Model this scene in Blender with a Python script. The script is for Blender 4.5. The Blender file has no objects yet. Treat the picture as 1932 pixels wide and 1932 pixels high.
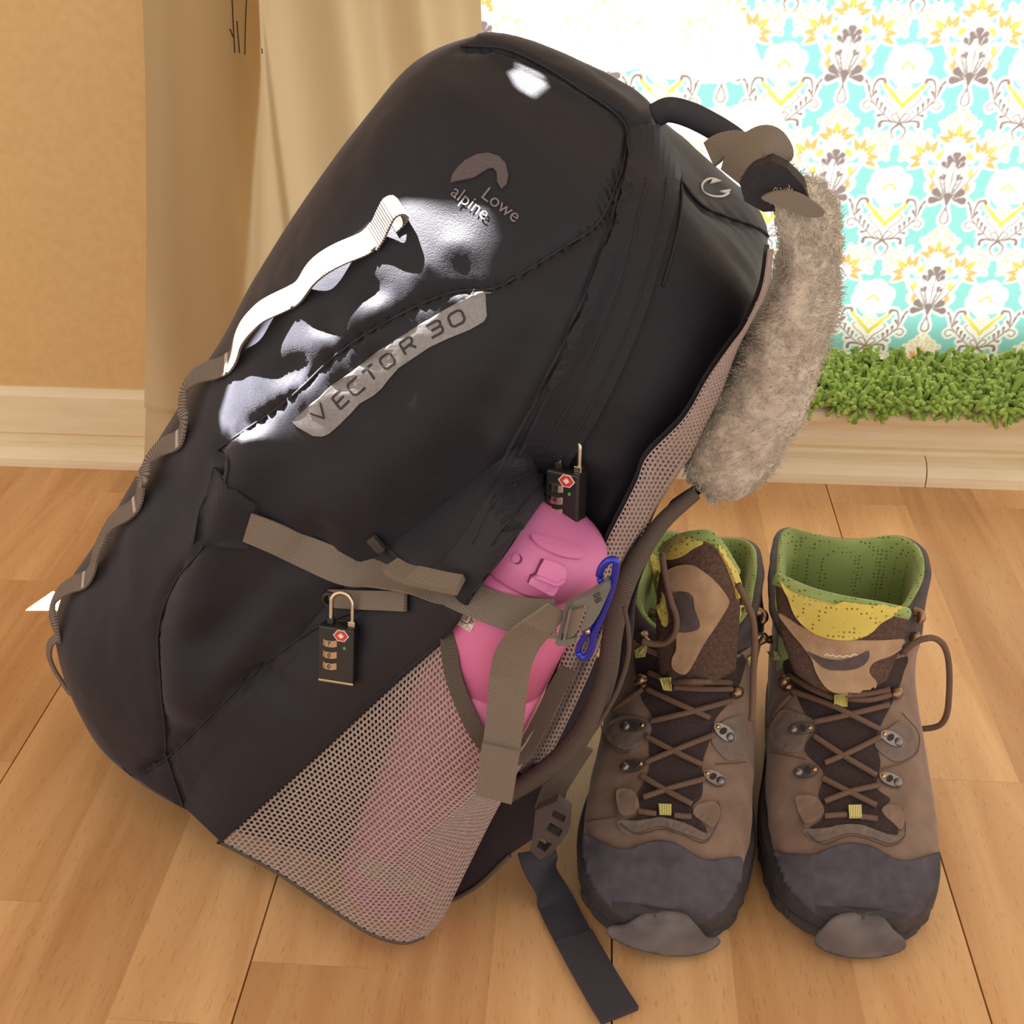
import bpy, bmesh, random
import numpy as np
from math import *
from mathutils import Vector, Matrix
from mathutils.bvhtree import BVHTree
from mathutils.geometry import delaunay_2d_cdt

random.seed(7)
RNG = np.random.default_rng(7)
S = bpy.context.scene
COL = S.collection

# ------------------------------------------------------------------ camera
H = .62
F = 2350.                                   # focal length in pixels of the 1932 px frame
TH = atan(1359 / F)
PSI = radians(4.0)
FWD = np.array([-sin(PSI) * cos(TH), cos(PSI) * cos(TH), -sin(TH)])
RGT = np.array([cos(PSI), sin(PSI), 0.])
UPV = np.cross(RGT, FWD)
CAM = np.array([0, 0, H])
cd = bpy.data.cameras.new('camera')
cd.sensor_fit = 'HORIZONTAL'
cd.sensor_width = 36
cd.lens = 36 * F / 1932
cd.clip_start = .01
cam = bpy.data.objects.new('camera', cd)
COL.objects.link(cam)
M = Matrix.Identity(4)
for i in range(3):
    M[i][0], M[i][1], M[i][2], M[i][3] = RGT[i], UPV[i], -FWD[i], CAM[i]
cam.matrix_world = M
S.camera = cam

# ------------------------------------------------------------------ light
S.view_settings.view_transform = 'Standard'
S.view_settings.look = 'None'
S.view_settings.exposure = 0.0
S.view_settings.gamma = 1
S.view_settings.use_curve_mapping = False
wd = bpy.data.worlds.new('world')
S.world = wd
wd.use_nodes = True
wd.node_tree.nodes['Background'].inputs[0].default_value = (1.0, .90, .80, 1)
wd.node_tree.nodes['Background'].inputs[1].default_value = 1.32
SUN = np.array([-.60, .35, 1.20])           # direction towards the sun
SUN = SUN / np.linalg.norm(SUN)
sl = bpy.data.lights.new('sun', 'SUN')
sl.energy = 130
sl.angle = radians(.12)
sl.color = (1, .96, .9)
so = bpy.data.objects.new('sun', sl)
COL.objects.link(so)
so.rotation_euler = Vector(SUN).to_track_quat('Z', 'Y').to_euler()
so.location = (-1, 3, 4)
al_ = bpy.data.lights.new('window_daylight', 'AREA')
al_.shape = 'RECTANGLE'
al_.size, al_.size_y = 2.2, 1.7
al_.energy = 66
al_.color = (.95, .98, 1)
ao = bpy.data.objects.new('window_daylight', al_)
COL.objects.link(ao)
ao.location = (.55, 2.3, 1.05)
ao.rotation_euler = (radians(-90), 0, 0)


# ------------------------------------------------------------------ pixel geometry
def ray(p):
    p = np.asarray(p, float)
    return FWD * F + RGT * (p[..., 0:1] - 966) - UPV * (p[..., 1:2] - 966)


def on_z(p, z=0.):
    r = ray(p)
    return CAM + r * ((z - H) / r[..., 2:3])


def on_y(p, y):
    r = ray(p)
    return CAM + r * (y / r[..., 1:2])


def on_plane(p, o, n):
    r = ray(p)
    o = np.asarray(o, float)
    n = np.asarray(n, float)
    return CAM + r * (((o - CAM) @ n) / (r @ n))[..., None]


def proj(P):
    P = np.asarray(P, float) - CAM
    d = P @ FWD
    return np.stack([966 + F * (P @ RGT) / d, 966 - F * (P @ UPV) / d], -1)


def unit(v):
    v = np.asarray(v, float)
    return v / (np.linalg.norm(v, axis=-1, keepdims=True) + 1e-12)


def spline(pts, n, closed=False):
    """Catmull-Rom through pts, n samples evenly spread by length"""
    P = np.asarray(pts, float)
    Q = np.vstack([P[-1:], P, P[:2]]) if closed else np.vstack([2 * P[0] - P[1], P, 2 * P[-1] - P[-2]])
    out = []
    for i in range(len(Q) - 3):
        t = np.linspace(0, 1, 24, endpoint=False)[:, None]
        a, b, c, d = Q[i:i + 4]
        out.append(.5 * (2 * b + (c - a) * t + (2 * a - 5 * b + 4 * c - d) * t * t + (3 * b - a - 3 * c + d) * t ** 3))
    out.append(Q[-2:-1] if not closed else P[:1])
    X = np.vstack(out)
    s = np.concatenate([[0], np.cumsum(np.linalg.norm(np.diff(X, axis=0), axis=1))])
    u = np.linspace(0, s[-1], n, endpoint=not closed)
    return np.stack([np.interp(u, s, X[:, k]) for k in range(X.shape[1])], -1)


def lerp_line(pts, n):
    P = np.asarray(pts, float)
    s = np.concatenate([[0], np.cumsum(np.linalg.norm(np.diff(P, axis=0), axis=1))])
    u = np.linspace(0, s[-1], n)
    return np.stack([np.interp(u, s, P[:, k]) for k in range(P.shape[1])], -1)


def inside(P, Q):
    P = np.asarray(P, float)
    A = np.asarray(Q, float)
    Bq = np.roll(A, -1, 0)
    c = np.zeros(len(P), int)
    x, y = P[:, 0], P[:, 1]
    for a, b in zip(A, Bq):
        if a[1] == b[1]:
            continue
        c += ((a[1] > y) != (b[1] > y)) & (x < (b[0] - a[0]) * (y - a[1]) / (b[1] - a[1]) + a[0])
    return c % 2 == 1


def dist_line(P, Q, closed=False):
    P = np.asarray(P, float)
    Q = np.asarray(Q, float)
    A, B = (Q, np.roll(Q, -1, 0)) if closed else (Q[:-1], Q[1:])
    best = np.full(len(P), 1e9)
    for a, b in zip(A, B):
        e = b - a
        t = np.clip(((P - a) @ e) / (e @ e + 1e-12), 0, 1)
        best = np.minimum(best, np.linalg.norm(P - a - t[:, None] * e, axis=1))
    return best


def vnoise(P, scale, seed=0):
    """smooth value noise in -1..1"""
    P = np.asarray(P, float) * scale + 57.3 * (seed + 1)
    i = np.floor(P).astype(int)
    f = P - i
    f = f * f * (3 - 2 * f)
    r = 0
    for dx in (0, 1):
        for dy in (0, 1):
            for dz in (0, 1):
                h = (i[:, 0] + dx) * 374761393 + (i[:, 1] + dy) * 668265263 + (i[:, 2] + dz) * 2147483647 + seed * 974711
                h = (h ^ (h >> 13)) * 1274126177
                h = (h ^ (h >> 16)) & 0xffff
                w = (f[:, 0] if dx else 1 - f[:, 0]) * (f[:, 1] if dy else 1 - f[:, 1]) * (f[:, 2] if dz else 1 - f[:, 2])
                r = r + w * (h / 32767.5 - 1)
    return r


# ------------------------------------------------------------------ object helpers
def link(o, parent=None):
    COL.objects.link(o)
    if parent is not None:
        o.parent = parent
        o.matrix_parent_inverse = Matrix.Translation(-Vector(world_loc(parent)))
    return o


def world_loc(o):
    return o.get('_b', (0, 0, 0))


def mesh_obj(name, V, Fc, mat=None, parent=None, smooth=True, uv=None, kind=None):
    me = bpy.data.meshes.new(name)
    me.from_pydata([tuple(map(float, v)) for v in V], [], [tuple(map(int, f)) for f in Fc])
    if smooth:
        me.polygons.foreach_set('use_smooth', [True] * len(me.polygons))
    if uv is not None:
        ul = me.uv_layers.new(name='uv')
        li = np.zeros(len(me.loops), int)
        me.loops.foreach_get('vertex_index', li)
        ul.data.foreach_set('uv', np.asarray(uv, float)[li].ravel())
    if mat:
        me.materials.append(mat)
    me.update()
    o = bpy.data.objects.new(name, me)
    if kind:
        o['kind'] = kind
    return link(o, parent)


def thing(name, label, cat, loc, group=None):
    o = bpy.data.objects.new(name, None)
    o.empty_display_size = .02
    o.location = tuple(map(float, loc))
    o['_b'] = tuple(map(float, loc))
    o['label'] = label
    o['category'] = cat
    if group:
        o['group'] = group
    COL.objects.link(o)
    return o


def grid_faces(nu, nv, wrap_v=False, wrap_u=False):
    f = []
    for i in range(nu if wrap_u else nu - 1):
        for j in range(nv if wrap_v else nv - 1):
            a, b = i * nv + j, i * nv + (j + 1) % nv
            c, d = ((i + 1) % nu) * nv + (j + 1) % nv, ((i + 1) % nu) * nv + j
            f.append((a, b, c, d))
    return f


def ribbon_geo(P, Nn, width, thick, wav=None):
    """strip along P (n,3) with face normal Nn; box cross-section, uv in metres"""
    P = np.asarray(P, float)
    n = len(P)
    T = unit(np.gradient(P, axis=0))
    Nn = unit(Nn - (Nn * T).sum(1, keepdims=True) * T)
    Bn = np.cross(T, Nn)
    w = np.broadcast_to(np.asarray(width, float), (n,))[:, None] / 2
    cols = [-1, -.5, 0, .5, 1]
    V, UV = [], []
    s = np.concatenate([[0], np.cumsum(np.linalg.norm(np.diff(P, axis=0), axis=1))])
    for c in cols:
        V.append(P + Bn * w * c + Nn * thick / 2)
        UV.append(np.stack([s, w[:, 0] * c], -1))
    for c in cols[::-1]:
        V.append(P + Bn * w * c - Nn * thick / 2)
        UV.append(np.stack([s, w[:, 0] * c], -1))
    m = len(V)
    V = np.stack(V, 1).reshape(-1, 3)
    UV = np.stack(UV, 1).reshape(-1, 2)
    Fc = grid_faces(n, m, wrap_v=True)
    Fc.append(tuple(range(m))[::-1])
    Fc.append(tuple((n - 1) * m + k for k in range(m)))
    return V, Fc, UV


def ribbon(name, P, Nn, width, thick, mat, parent, **k):
    Nn = np.asarray(Nn, float)
    if Nn.ndim == 1:
        Nn = np.tile(Nn, (len(P), 1))
    V, Fc, UV = ribbon_geo(P, Nn, width, thick)
    return mesh_obj(name, V, Fc, mat, parent, smooth=False, uv=UV, **k)


def tube_geo(P, r, sides=10, closed=False, caps=True):
    P = np.asarray(P, float)
    n = len(P)
    T = unit((np.roll(P, -1, 0) - np.roll(P, 1, 0)) if closed else np.gradient(P, axis=0))
    nrm = np.cross(T[0], [0.3, .2, .93])
    nrm = unit(nrm)
    Ns = []
    for t in T:
        nrm = unit(nrm - (nrm @ t) * t)
        Ns.append(nrm)
    Ns = np.array(Ns)
    Bs = np.cross(T, Ns)
    a = np.linspace(0, 2 * pi, sides, endpoint=False)
    r = np.broadcast_to(np.asarray(r, float), (n,))
    V = P[:, None] + r[:, None, None] * (np.cos(a)[None, :, None] * Ns[:, None] + np.sin(a)[None, :, None] * Bs[:, None])
    s = np.concatenate([[0], np.cumsum(np.linalg.norm(np.diff(P, axis=0), axis=1))])
    UV = np.stack([np.repeat(s, sides), np.tile(a / (2 * pi), n)], -1)
    Fc = grid_faces(n, sides, wrap_v=True, wrap_u=closed)
    if caps and not closed:
        Fc.append(tuple(range(sides))[::-1])
        Fc.append(tuple((n - 1) * sides + k for k in range(sides)))
    return V.reshape(-1, 3), Fc, UV


def tube(name, P, r, mat, parent, sides=10, closed=False, **k):
    V, Fc, UV = tube_geo(P, r, sides, closed)
    return mesh_obj(name, V, Fc, mat, parent, uv=UV, **k)


def box_geo(c, ax, ay, az, sx, sy, sz, bev=.0008):
    """rounded box: centre c, unit axes, half sizes"""
    bm = bmesh.new()
    bmesh.ops.create_cube(bm, size=2)
    for v in bm.verts:
        v.co = Vector((v.co.x * sx, v.co.y * sy, v.co.z * sz))
    if bev:
        bmesh.ops.bevel(bm, geom=list(bm.edges), offset=bev, segments=2, affect='EDGES', profile=.5)
    bm.verts.index_update()
    V = np.array([tuple(v.co) for v in bm.verts])
    Fc = [tuple(v.index for v in f.verts) for f in bm.faces]
    bm.free()
    V = np.asarray(c) + V[:, :1] * np.asarray(ax) + V[:, 1:2] * np.asarray(ay) + V[:, 2:] * np.asarray(az)
    return V, Fc


def box(name, c, ax, ay, az, sx, sy, sz, mat, parent=None, bev=.0008, **k):
    V, Fc = box_geo(c, ax, ay, az, sx, sy, sz, bev)
    return mesh_obj(name, V, Fc, mat, parent, smooth=False, **k)


class Geo:
    """collects several shapes of one part"""

    def __init__(s):
        s.V, s.F, s.U = [], [], []
        s.n = 0

    def add(s, V, Fc, U=None):
        s.V.append(np.asarray(V, float))
        s.F += [tuple(i + s.n for i in f) for f in Fc]
        s.U.append(np.zeros((len(V), 2)) if U is None else np.asarray(U, float))
        s.n += len(V)
        return s

    def obj(s, name, mat, parent=None, smooth=True, **k):
        return mesh_obj(name, np.vstack(s.V), s.F, mat, parent, smooth, uv=np.vstack(s.U), **k)


class Surf:
    """a built surface that photo pixels can be dropped onto"""

    def __init__(s, V, Fc):
        s.t = BVHTree.FromPolygons([Vector(v) for v in V], [tuple(f) for f in Fc])

    def hit(s, px):
        px = np.atleast_2d(np.asarray(px, float))
        R = unit(ray(px))
        P, Nn, ok = [], [], []
        for r in R:
            h = s.t.ray_cast(Vector(CAM), Vector(r))
            if h[0] is None:
                P.append((nan,) * 3)
                Nn.append((nan,) * 3)
                ok.append(False)
            else:
                n = np.array(h[1])
                if n @ r > 0:
                    n = -n
                P.append(tuple(h[0]))
                Nn.append(n)
                ok.append(True)
        P, Nn, ok = np.array(P), np.array(Nn), np.array(ok)
        s.ok = ok
        if not ok.any():
            raise RuntimeError('no hit %s' % px[:2])
        if not ok.all():                     # off the surface: keep the depth of the nearest hit
            idx = np.where(ok)[0]
            for i in np.where(~ok)[0]:
                j = idx[np.argmin(np.linalg.norm(px[idx] - px[i], axis=1))]
                dep = (P[j] - CAM) @ FWD
                P[i] = CAM + ray(px[i]) / F * dep
                Nn[i] = Nn[j]
        return P, Nn


def smooth_n(N, k=3):
    N = np.array(N)
    for _ in range(k):
        N = unit(N + np.vstack([N[:1], N[:-1]]) + np.vstack([N[1:], N[-1:]]))
    return N


def patch_geo(poly, surf, off, thick, step=9., bend=None, relax=0, clip=False):
    """traced outline laid on a surface as a sheet with thickness"""
    poly = np.asarray(poly, float)
    per = np.linalg.norm(np.roll(poly, -1, 0) - poly, axis=1).sum()
    if bend is not None:
        poly = spline(poly, max(12, int(per / bend)), closed=True)
    n = len(poly)
    lo, hi = poly.min(0), poly.max(0)
    gx, gy = np.meshgrid(np.arange(lo[0], hi[0], step), np.arange(lo[1], hi[1], step))
    g = np.stack([gx.ravel(), gy.ravel()], -1)
    if len(g):
        g = g[inside(g, poly) & (dist_line(g, poly, True) > step * .35)]
    pts = np.vstack([poly, g]) if len(g) else poly
    r = delaunay_2d_cdt([Vector(p) for p in pts], [(i, (i + 1) % n) for i in range(n)], [tuple(range(n))], 1, 1e-4)
    v2 = np.array([tuple(v) for v in r[0]])
    fc = [tuple(f) for f in r[2]]
    cen = np.array([v2[list(f)].mean(0) for f in fc])
    keep = inside(cen, poly)
    fc = [f for f, k in zip(fc, keep) if k]
    P, Nn = surf.hit(v2)
    if clip:
        okv = surf.ok
        f2 = [f for f in fc if okv[list(f)].all()]
        fc = f2 if len(f2) > 3 else fc
    if relax:
        nb_ = [set() for _ in v2]
        for f in fc:
            for i in range(len(f)):
                nb_[f[i]].add(f[(i + 1) % len(f)])
                nb_[f[(i + 1) % len(f)]].add(f[i])
        dep = (P - CAM) @ FWD
        for _ in range(relax):
            dep = np.array([(dep[i] + sum(dep[j] for j in q) / max(len(q), 1)) / 2 if q else dep[i] for i, q in enumerate(nb_)])
            Nn = unit(np.array([Nn[i] + sum((Nn[j] for j in q), np.zeros(3)) / max(len(q), 1) for i, q in enumerate(nb_)]))
        P = CAM + ray(v2) * (dep / F)[:, None]
    out = P + Nn * (off + thick)
    bot = P + Nn * (off - .0004)
    # keep facing the camera
    a, b, c = out[list(fc[0])[:3]]
    if np.cross(b - a, c - a) @ (CAM - a) < 0:
        fc = [f[::-1] for f in fc]
    m = len(v2)
    cnt = {}
    for f in fc:
        for i in range(len(f)):
            e = (f[i], f[(i + 1) % len(f)])
            cnt[e] = 1
    side = [(a + m, b + m, b, a) for (a, b) in cnt if (b, a) not in cnt]
    return np.vstack([out, bot]), fc + side, np.vstack([v2, v2]) / 3800.


def patch(name, poly, surf, off, thick, mat, parent, step=9., bend=None, relax=0, clip=False, **k):
    V, Fc, U = patch_geo(poly, surf, off, thick, step, bend, relax, clip)
    return mesh_obj(name, V, Fc, mat, parent, smooth=k.pop('smooth', False), uv=U, **k)


def strokes_geo(lines, surf, off, thick, wpx, closed=False, n_per=10.):
    """pen strokes (pixel polylines) as raised ribbons on a surface"""
    g = Geo()
    for ln in lines:
        ln = np.asarray(ln, float)
        L_ = np.linalg.norm(np.diff(ln, axis=0), axis=1).sum()
        q = lerp_line(ln, max(3, int(L_ / n_per) + 2))
        P, Nn = surf.hit(q)
        dep = ((P - CAM) @ FWD).mean()
        V, Fc, U = ribbon_geo(P + Nn * off, smooth_n(Nn, 2), wpx * dep / F, thick)
        g.add(V, Fc, U)
    return g


# ------------------------------------------------------------------ materials
def nodes_of(m):
    m.use_nodes = True
    return m.node_tree.nodes, m.node_tree.links


def base_mat(name, col, rough=.8, metal=0., spec=.5, sheen=0., coat=0.):
    m = bpy.data.materials.new(name)
    N, Lk = nodes_of(m)
    b = N['Principled BSDF']
    b.inputs['Base Color'].default_value = (*col, 1)
    b.inputs['Roughness'].default_value = rough
    b.inputs['Metallic'].default_value = metal
    b.inputs['Specular IOR Level'].default_value = spec
    b.inputs['Sheen Weight'].default_value = sheen
    b.inputs['Coat Weight'].default_value = coat
    return m, N, Lk, b


def nd(N, t, **k):
    n = N.new(t)
    for a, v in k.items():
        if a in n.inputs.keys() if hasattr(n, 'inputs') else False:
            n.inputs[a].default_value = v
        else:
            setattr(n, a, v)
    return n


def noise_mat(name, c1, c2, scale=40., rough=.8, bump=.3, dist=.001, metal=0., spec=.4, sheen=0., detail=4., stretch=None, coat=0.):
    m, N, Lk, b = base_mat(name, c1, rough, metal, spec, sheen, coat)
    tc = nd(N, 'ShaderNodeTexCoord')
    src = tc.outputs['Object']
    if stretch:
        mp = nd(N, 'ShaderNodeMapping')
        mp.inputs['Scale'].default_value = stretch
        Lk.new(src, mp.inputs[0])
        src = mp.outputs[0]
    t = nd(N, 'ShaderNodeTexNoise', Scale=scale, Detail=detail)
    Lk.new(src, t.inputs['Vector'])
    r = nd(N, 'ShaderNodeValToRGB')
    r.color_ramp.elements[0].position, r.color_ramp.elements[1].position = .32, .68
    r.color_ramp.elements[0].color = (*c1, 1)
    r.color_ramp.elements[1].color = (*c2, 1)
    Lk.new(t.outputs['Fac'], r.inputs[0])
    Lk.new(r.outputs[0], b.inputs['Base Color'])
    if bump:
        bp = nd(N, 'ShaderNodeBump', Strength=bump, Distance=dist)
        Lk.new(t.outputs['Fac'], bp.inputs['Height'])
        Lk.new(bp.outputs[0], b.inputs['Normal'])
    return m


def weave_mat(name, c1, c2, fu=1400., fv=1400., rough=.75, bump=.5, spec=.3, sheen=0.):
    """webbing: uv in metres, ribs along and across"""
    m, N, Lk, b = base_mat(name, c1, rough, 0, spec, sheen)
    uv = nd(N, 'ShaderNodeUVMap')
    sp = nd(N, 'ShaderNodeSeparateXYZ')
    Lk.new(uv.outputs[0], sp.inputs[0])

    def wave(o, f):
        a = nd(N, 'ShaderNodeMath', operation='MULTIPLY')
        a.inputs[1].default_value = f * 2 * pi
        Lk.new(o, a.inputs[0])
        s_ = nd(N, 'ShaderNodeMath', operation='SINE')
        Lk.new(a.outputs[0], s_.inputs[0])
        return s_.outputs[0]
    if fv:
        x = nd(N, 'ShaderNodeMath', operation='MULTIPLY')
        Lk.new(wave(sp.outputs[0], fu), x.inputs[0])
        Lk.new(wave(sp.outputs[1], fv), x.inputs[1])
        h0 = x.outputs[0]
    else:
        h0 = wave(sp.outputs[0], fu)
    h = nd(N, 'ShaderNodeMath', operation='MULTIPLY_ADD')
    h.inputs[1].default_value = .5
    h.inputs[2].default_value = .5
    Lk.new(h0, h.inputs[0])
    mx = nd(N, 'ShaderNodeMix', data_type='RGBA')
    mx.inputs[6].default_value = (*c2, 1)
    mx.inputs[7].default_value = (*c1, 1)
    Lk.new(h.outputs[0], mx.inputs[0])
    Lk.new(mx.outputs[2], b.inputs['Base Color'])
    bp = nd(N, 'ShaderNodeBump', Strength=bump, Distance=.0006)
    Lk.new(h.outputs[0], bp.inputs['Height'])
    Lk.new(bp.outputs[0], b.inputs['Normal'])
    return m


def s2l(*c):
    return tuple(((x / 255 + .055) / 1.055) ** 2.4 if x > 10 else x / 255 / 12.92 for x in c)


MT = {}

# ================================================================== the room
def wood_mat():
    m, N, Lk, b = base_mat('beech_laminate', (.5, .3, .15), .42, 0, .35)
    tc = nd(N, 'ShaderNodeTexCoord')
    oi = nd(N, 'ShaderNodeObjectInfo')
    off = nd(N, 'ShaderNodeVectorMath', operation='SCALE')
    off.inputs[0].default_value = (7.1, 3.3, 5.7)
    Lk.new(oi.outputs['Random'], off.inputs['Scale'])
    ad = nd(N, 'ShaderNodeVectorMath', operation='ADD')
    Lk.new(tc.outputs['Object'], ad.inputs[0])
    Lk.new(off.outputs[0], ad.inputs[1])
    mp = nd(N, 'ShaderNodeMapping')
    mp.inputs['Scale'].default_value = (1, .10, 1)
    Lk.new(ad.outputs[0], mp.inputs[0])
    n1 = nd(N, 'ShaderNodeTexNoise', Scale=26., Detail=5., Distortion=1.3)
    Lk.new(mp.outputs[0], n1.inputs['Vector'])
    r1 = nd(N, 'ShaderNodeValToRGB')
    e = r1.color_ramp.elements
    e[0].position, e[1].position = .30, .70
    e[0].color = (*s2l(202, 154, 106), 1)
    e[1].color = (*s2l(228, 186, 138), 1)
    Lk.new(n1.outputs['Fac'], r1.inputs[0])
    # short beech flecks
    mp2 = nd(N, 'ShaderNodeMapping')
    mp2.inputs['Scale'].default_value = (1, .13, 1)
    Lk.new(ad.outputs[0], mp2.inputs[0])
    n2 = nd(N, 'ShaderNodeTexNoise', Scale=760., Detail=1.)
    Lk.new(mp2.outputs[0], n2.inputs['Vector'])
    r2 = nd(N, 'ShaderNodeValToRGB')
    e = r2.color_ramp.elements
    e[0].position, e[1].position = .30, .37
    e[0].color = (.86, .82, .78, 1)
    e[1].color = (1, 1, 1, 1)
    Lk.new(n2.outputs['Fac'], r2.inputs[0])
    mu = nd(N, 'ShaderNodeMix', data_type='RGBA', blend_type='MULTIPLY')
    mu.inputs[0].default_value = 1
    Lk.new(r1.outputs[0], mu.inputs[6])
    Lk.new(r2.outputs[0], mu.inputs[7])
    # tone of each strip
    r3 = nd(N, 'ShaderNodeValToRGB')
    e = r3.color_ramp.elements
    e[0].color = (.84, .78, .72, 1)
    e[1].color = (1.08, 1.08, 1.06, 1)
    Lk.new(oi.outputs['Random'], r3.inputs[0])
    m2 = nd(N, 'ShaderNodeMix', data_type='RGBA', blend_type='MULTIPLY')
    m2.inputs[0].default_value = 1
    Lk.new(mu.outputs[2], m2.inputs[6])
    Lk.new(r3.outputs[0], m2.inputs[7])
    Lk.new(m2.outputs[2], b.inputs['Base Color'])
    bp = nd(N, 'ShaderNodeBump', Strength=.12, Distance=.0004)
    Lk.new(n2.outputs['Fac'], bp.inputs['Height'])
    Lk.new(bp.outputs[0], b.inputs['Normal'])
    return m


MT['wood'] = wood_mat()
MT['joint'] = noise_mat('floor_joint', (.06, .035, .02), (.09, .05, .03), 60, .9, 0)
MT['wall'] = noise_mat('cream_wall_paint', s2l(214, 178, 124), s2l(220, 186, 132), 120, .7, .15, .0006)
MT['gloss'] = noise_mat('cream_gloss_paint', s2l(232, 216, 182), s2l(240, 226, 196), 14, .28, .12, .0012, spec=.5, stretch=(1, 6, 6))
MT['white_frame'] = noise_mat('white_window_paint', (.8, .8, .78), (.84, .84, .82), 30, .4, 0)

floor_obj = box('floor', (0, .45, -.012), (1, 0, 0), (0, 1, 0), (0, 0, 1), 1.6, 1.4, .0095, MT['joint'], bev=0, kind='structure')
PW = .2205
ST = PW / 3
strip_cache = {}
fr = random.Random(11)


def strip_mesh(ln, gl, gr):
    key = (round(ln, 3), gl, gr)
    if key not in strip_cache:
        x0, x1 = (.0004 if gl else 0), ST - (.0004 if gr else 0)
        b = .0002
        bl, br = (b if gl else 0), (b if gr else 0)
        V = [(x0, 0, -.0028), (x1, 0, -.0028), (x1, ln, -.0028), (x0, ln, -.0028),
             (x0 + bl, .0001, 0), (x1 - br, .0001, 0), (x1 - br, ln - .0001, 0), (x0 + bl, ln - .0001, 0)]
        Fc = [(4, 5, 6, 7), (0, 1, 5, 4), (1, 2, 6, 5), (2, 3, 7, 6), (3, 0, 4, 7)]
        me = bpy.data.meshes.new('plank')
        me.from_pydata(V, [], Fc)
        me.materials.append(MT['wood'])
        strip_cache[key] = me
    return strip_cache[key]


fixed = {6: [.705], 7: [.705], 8: [.705], -7: [.858], -6: [.62]}
for i in range(-15, 18):
    x0 = .0245 + (i - 3) * ST
    ys = [-.35]
    y = -.35
    cuts = []
    st = (i * 7 % 5) * .083 + (.11 if (i // 3) % 2 else .0)
    y = -.35 + st + .05
    while y < 1.13:
        cuts.append(y)
        y += .405
    if i in fixed:
        d = min(cuts, key=lambda q: abs(q - fixed[i][0])) - fixed[i][0]
        cuts = [c - d for c in cuts]
    cuts = [-.35] + [c for c in cuts if -.3 < c < 1.13] + [1.175]
    for a, b in zip(cuts[:-1], cuts[1:]):
        o = bpy.data.objects.new('plank', strip_mesh(b - a, i % 3 == 0, i % 3 == 2))
        o.location = (x0, a, 0)
        o['tone'] = fr.random()
        COL.objects.link(o)
        o.parent = floor_obj


def extrude_x(name, prof, x0, x1, mat, kind='structure', parent=None, nx=2):
    prof = np.asarray(prof, float)
    xs = np.linspace(x0, x1, nx)
    V = np.array([(x, p[0], p[1]) for x in xs for p in prof])
    n = len(prof)
    Fc = grid_faces(nx, n, wrap_v=True)
    Fc += [tuple(range(n))[::-1], tuple((nx - 1) * n + k for k in range(n))]
    o = mesh_obj(name, V, Fc, mat, parent, smooth=False)
    if kind:
        o['kind'] = kind
    return o


def quarter(y0, r, z0, n=7):
    return [(y0 + r - r * cos(a), z0 + r * .25 + r * .95 * sin(a)) for a in np.linspace(0, pi / 2, n)]


# plain wall beside the window, with its skirting
XW = -.37
extrude_x('wall_left', [(1.152, 0), (1.152, .62), (1.30, .62), (1.30, 0)], -1.6, XW, MT['wall'])
bb = [(1.1545, .0), (1.1545, .084), (1.149, .084), (1.145, .081), (1.143, .076), (1.143, .034), (1.147, .030), (1.147, 0)]
extrude_x('baseboard_left', bb[::-1], -1.6, XW, MT['gloss'])
extrude_x('trim_1', ([(1.1475, 0), (1.129, 0)] + quarter(1.129, .018, 0) + [(1.1475, .022)])[::-1], -1.6, XW, MT['gloss'])

# raised window curb
zc = lambda py: float(on_y((1650, py), 1.15)[2])
cz = [zc(808), zc(775)]
nose = [(1.150 + .010 * (1 - cos(a)) if a < 0 else 1.150 + .010 * (1 - cos(a)), (cz[0] + cz[1]) / 2 + (cz[1] - cz[0]) / 2 * sin(a)) for a in np.linspace(-pi / 2, pi / 2, 11)]
curb = [(1.40, 0), (1.172, 0), (1.172, .030), (1.168, .036), (1.168, .044), (1.172, .050), (1.172, cz[0] - .001)]
extrude_x('wall_curb', (curb + [(1.40, cz[0] - .001)])[::-1], XW, 1.5, MT['gloss'])
extrude_x('trim_2', ([(1.40, cz[0] - .001)] + nose + [(1.40, cz[1])])[::-1], XW, 1.5, MT['gloss'])
xj = float(on_z((1742, 912))[0])
qr = ([(1.1725, 0), (1.150, 0)] + quarter(1.150, .0215, 0) + [(1.1725, .0258)])[::-1]
extrude_x('trim_3', qr, XW, xj - .0006, MT['gloss'])
extrude_x('trim_4', qr, xj + .0006, 1.5, MT['gloss'])
SILL = cz[1]

# window behind the fabric
YG = 1.345
win = box('window_1', (.48, YG, SILL + .02), (1, 0, 0), (0, 1, 0), (0, 0, 1), .92, .022, .03, MT['white_frame'], kind='structure')
for x, hx in ((-.345, .095), (1.38, .025)):  # left stile widened on purpose to block backlight behind the cream curtain
    box('window_frame', (x, YG, .62), (1, 0, 0), (0, 1, 0), (0, 0, 1), hx, .022, .56, MT['white_frame'], win)
box('window_frame', (.48, YG, 1.16), (1, 0, 0), (0, 1, 0), (0, 0, 1), .92, .022, .025, MT['white_frame'], win)
gm, N, Lk, b = base_mat('window_glass', (1, 1, 1), .02)
tr = nd(N, 'ShaderNodeBsdfTransparent')
gl = nd(N, 'ShaderNodeBsdfGlossy', Roughness=.02)
mx = nd(N, 'ShaderNodeMixShader')
mx.inputs[0].default_value = .06
Lk.new(tr.outputs[0], mx.inputs[1])
Lk.new(gl.outputs[0], mx.inputs[2])
Lk.new(mx.outputs[0], N['Material Output'].inputs[0])
box('pane', (.53, YG, .64), (1, 0, 0), (0, 1, 0), (0, 0, 1), .83, .002, .53, gm, win, bev=0)


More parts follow.
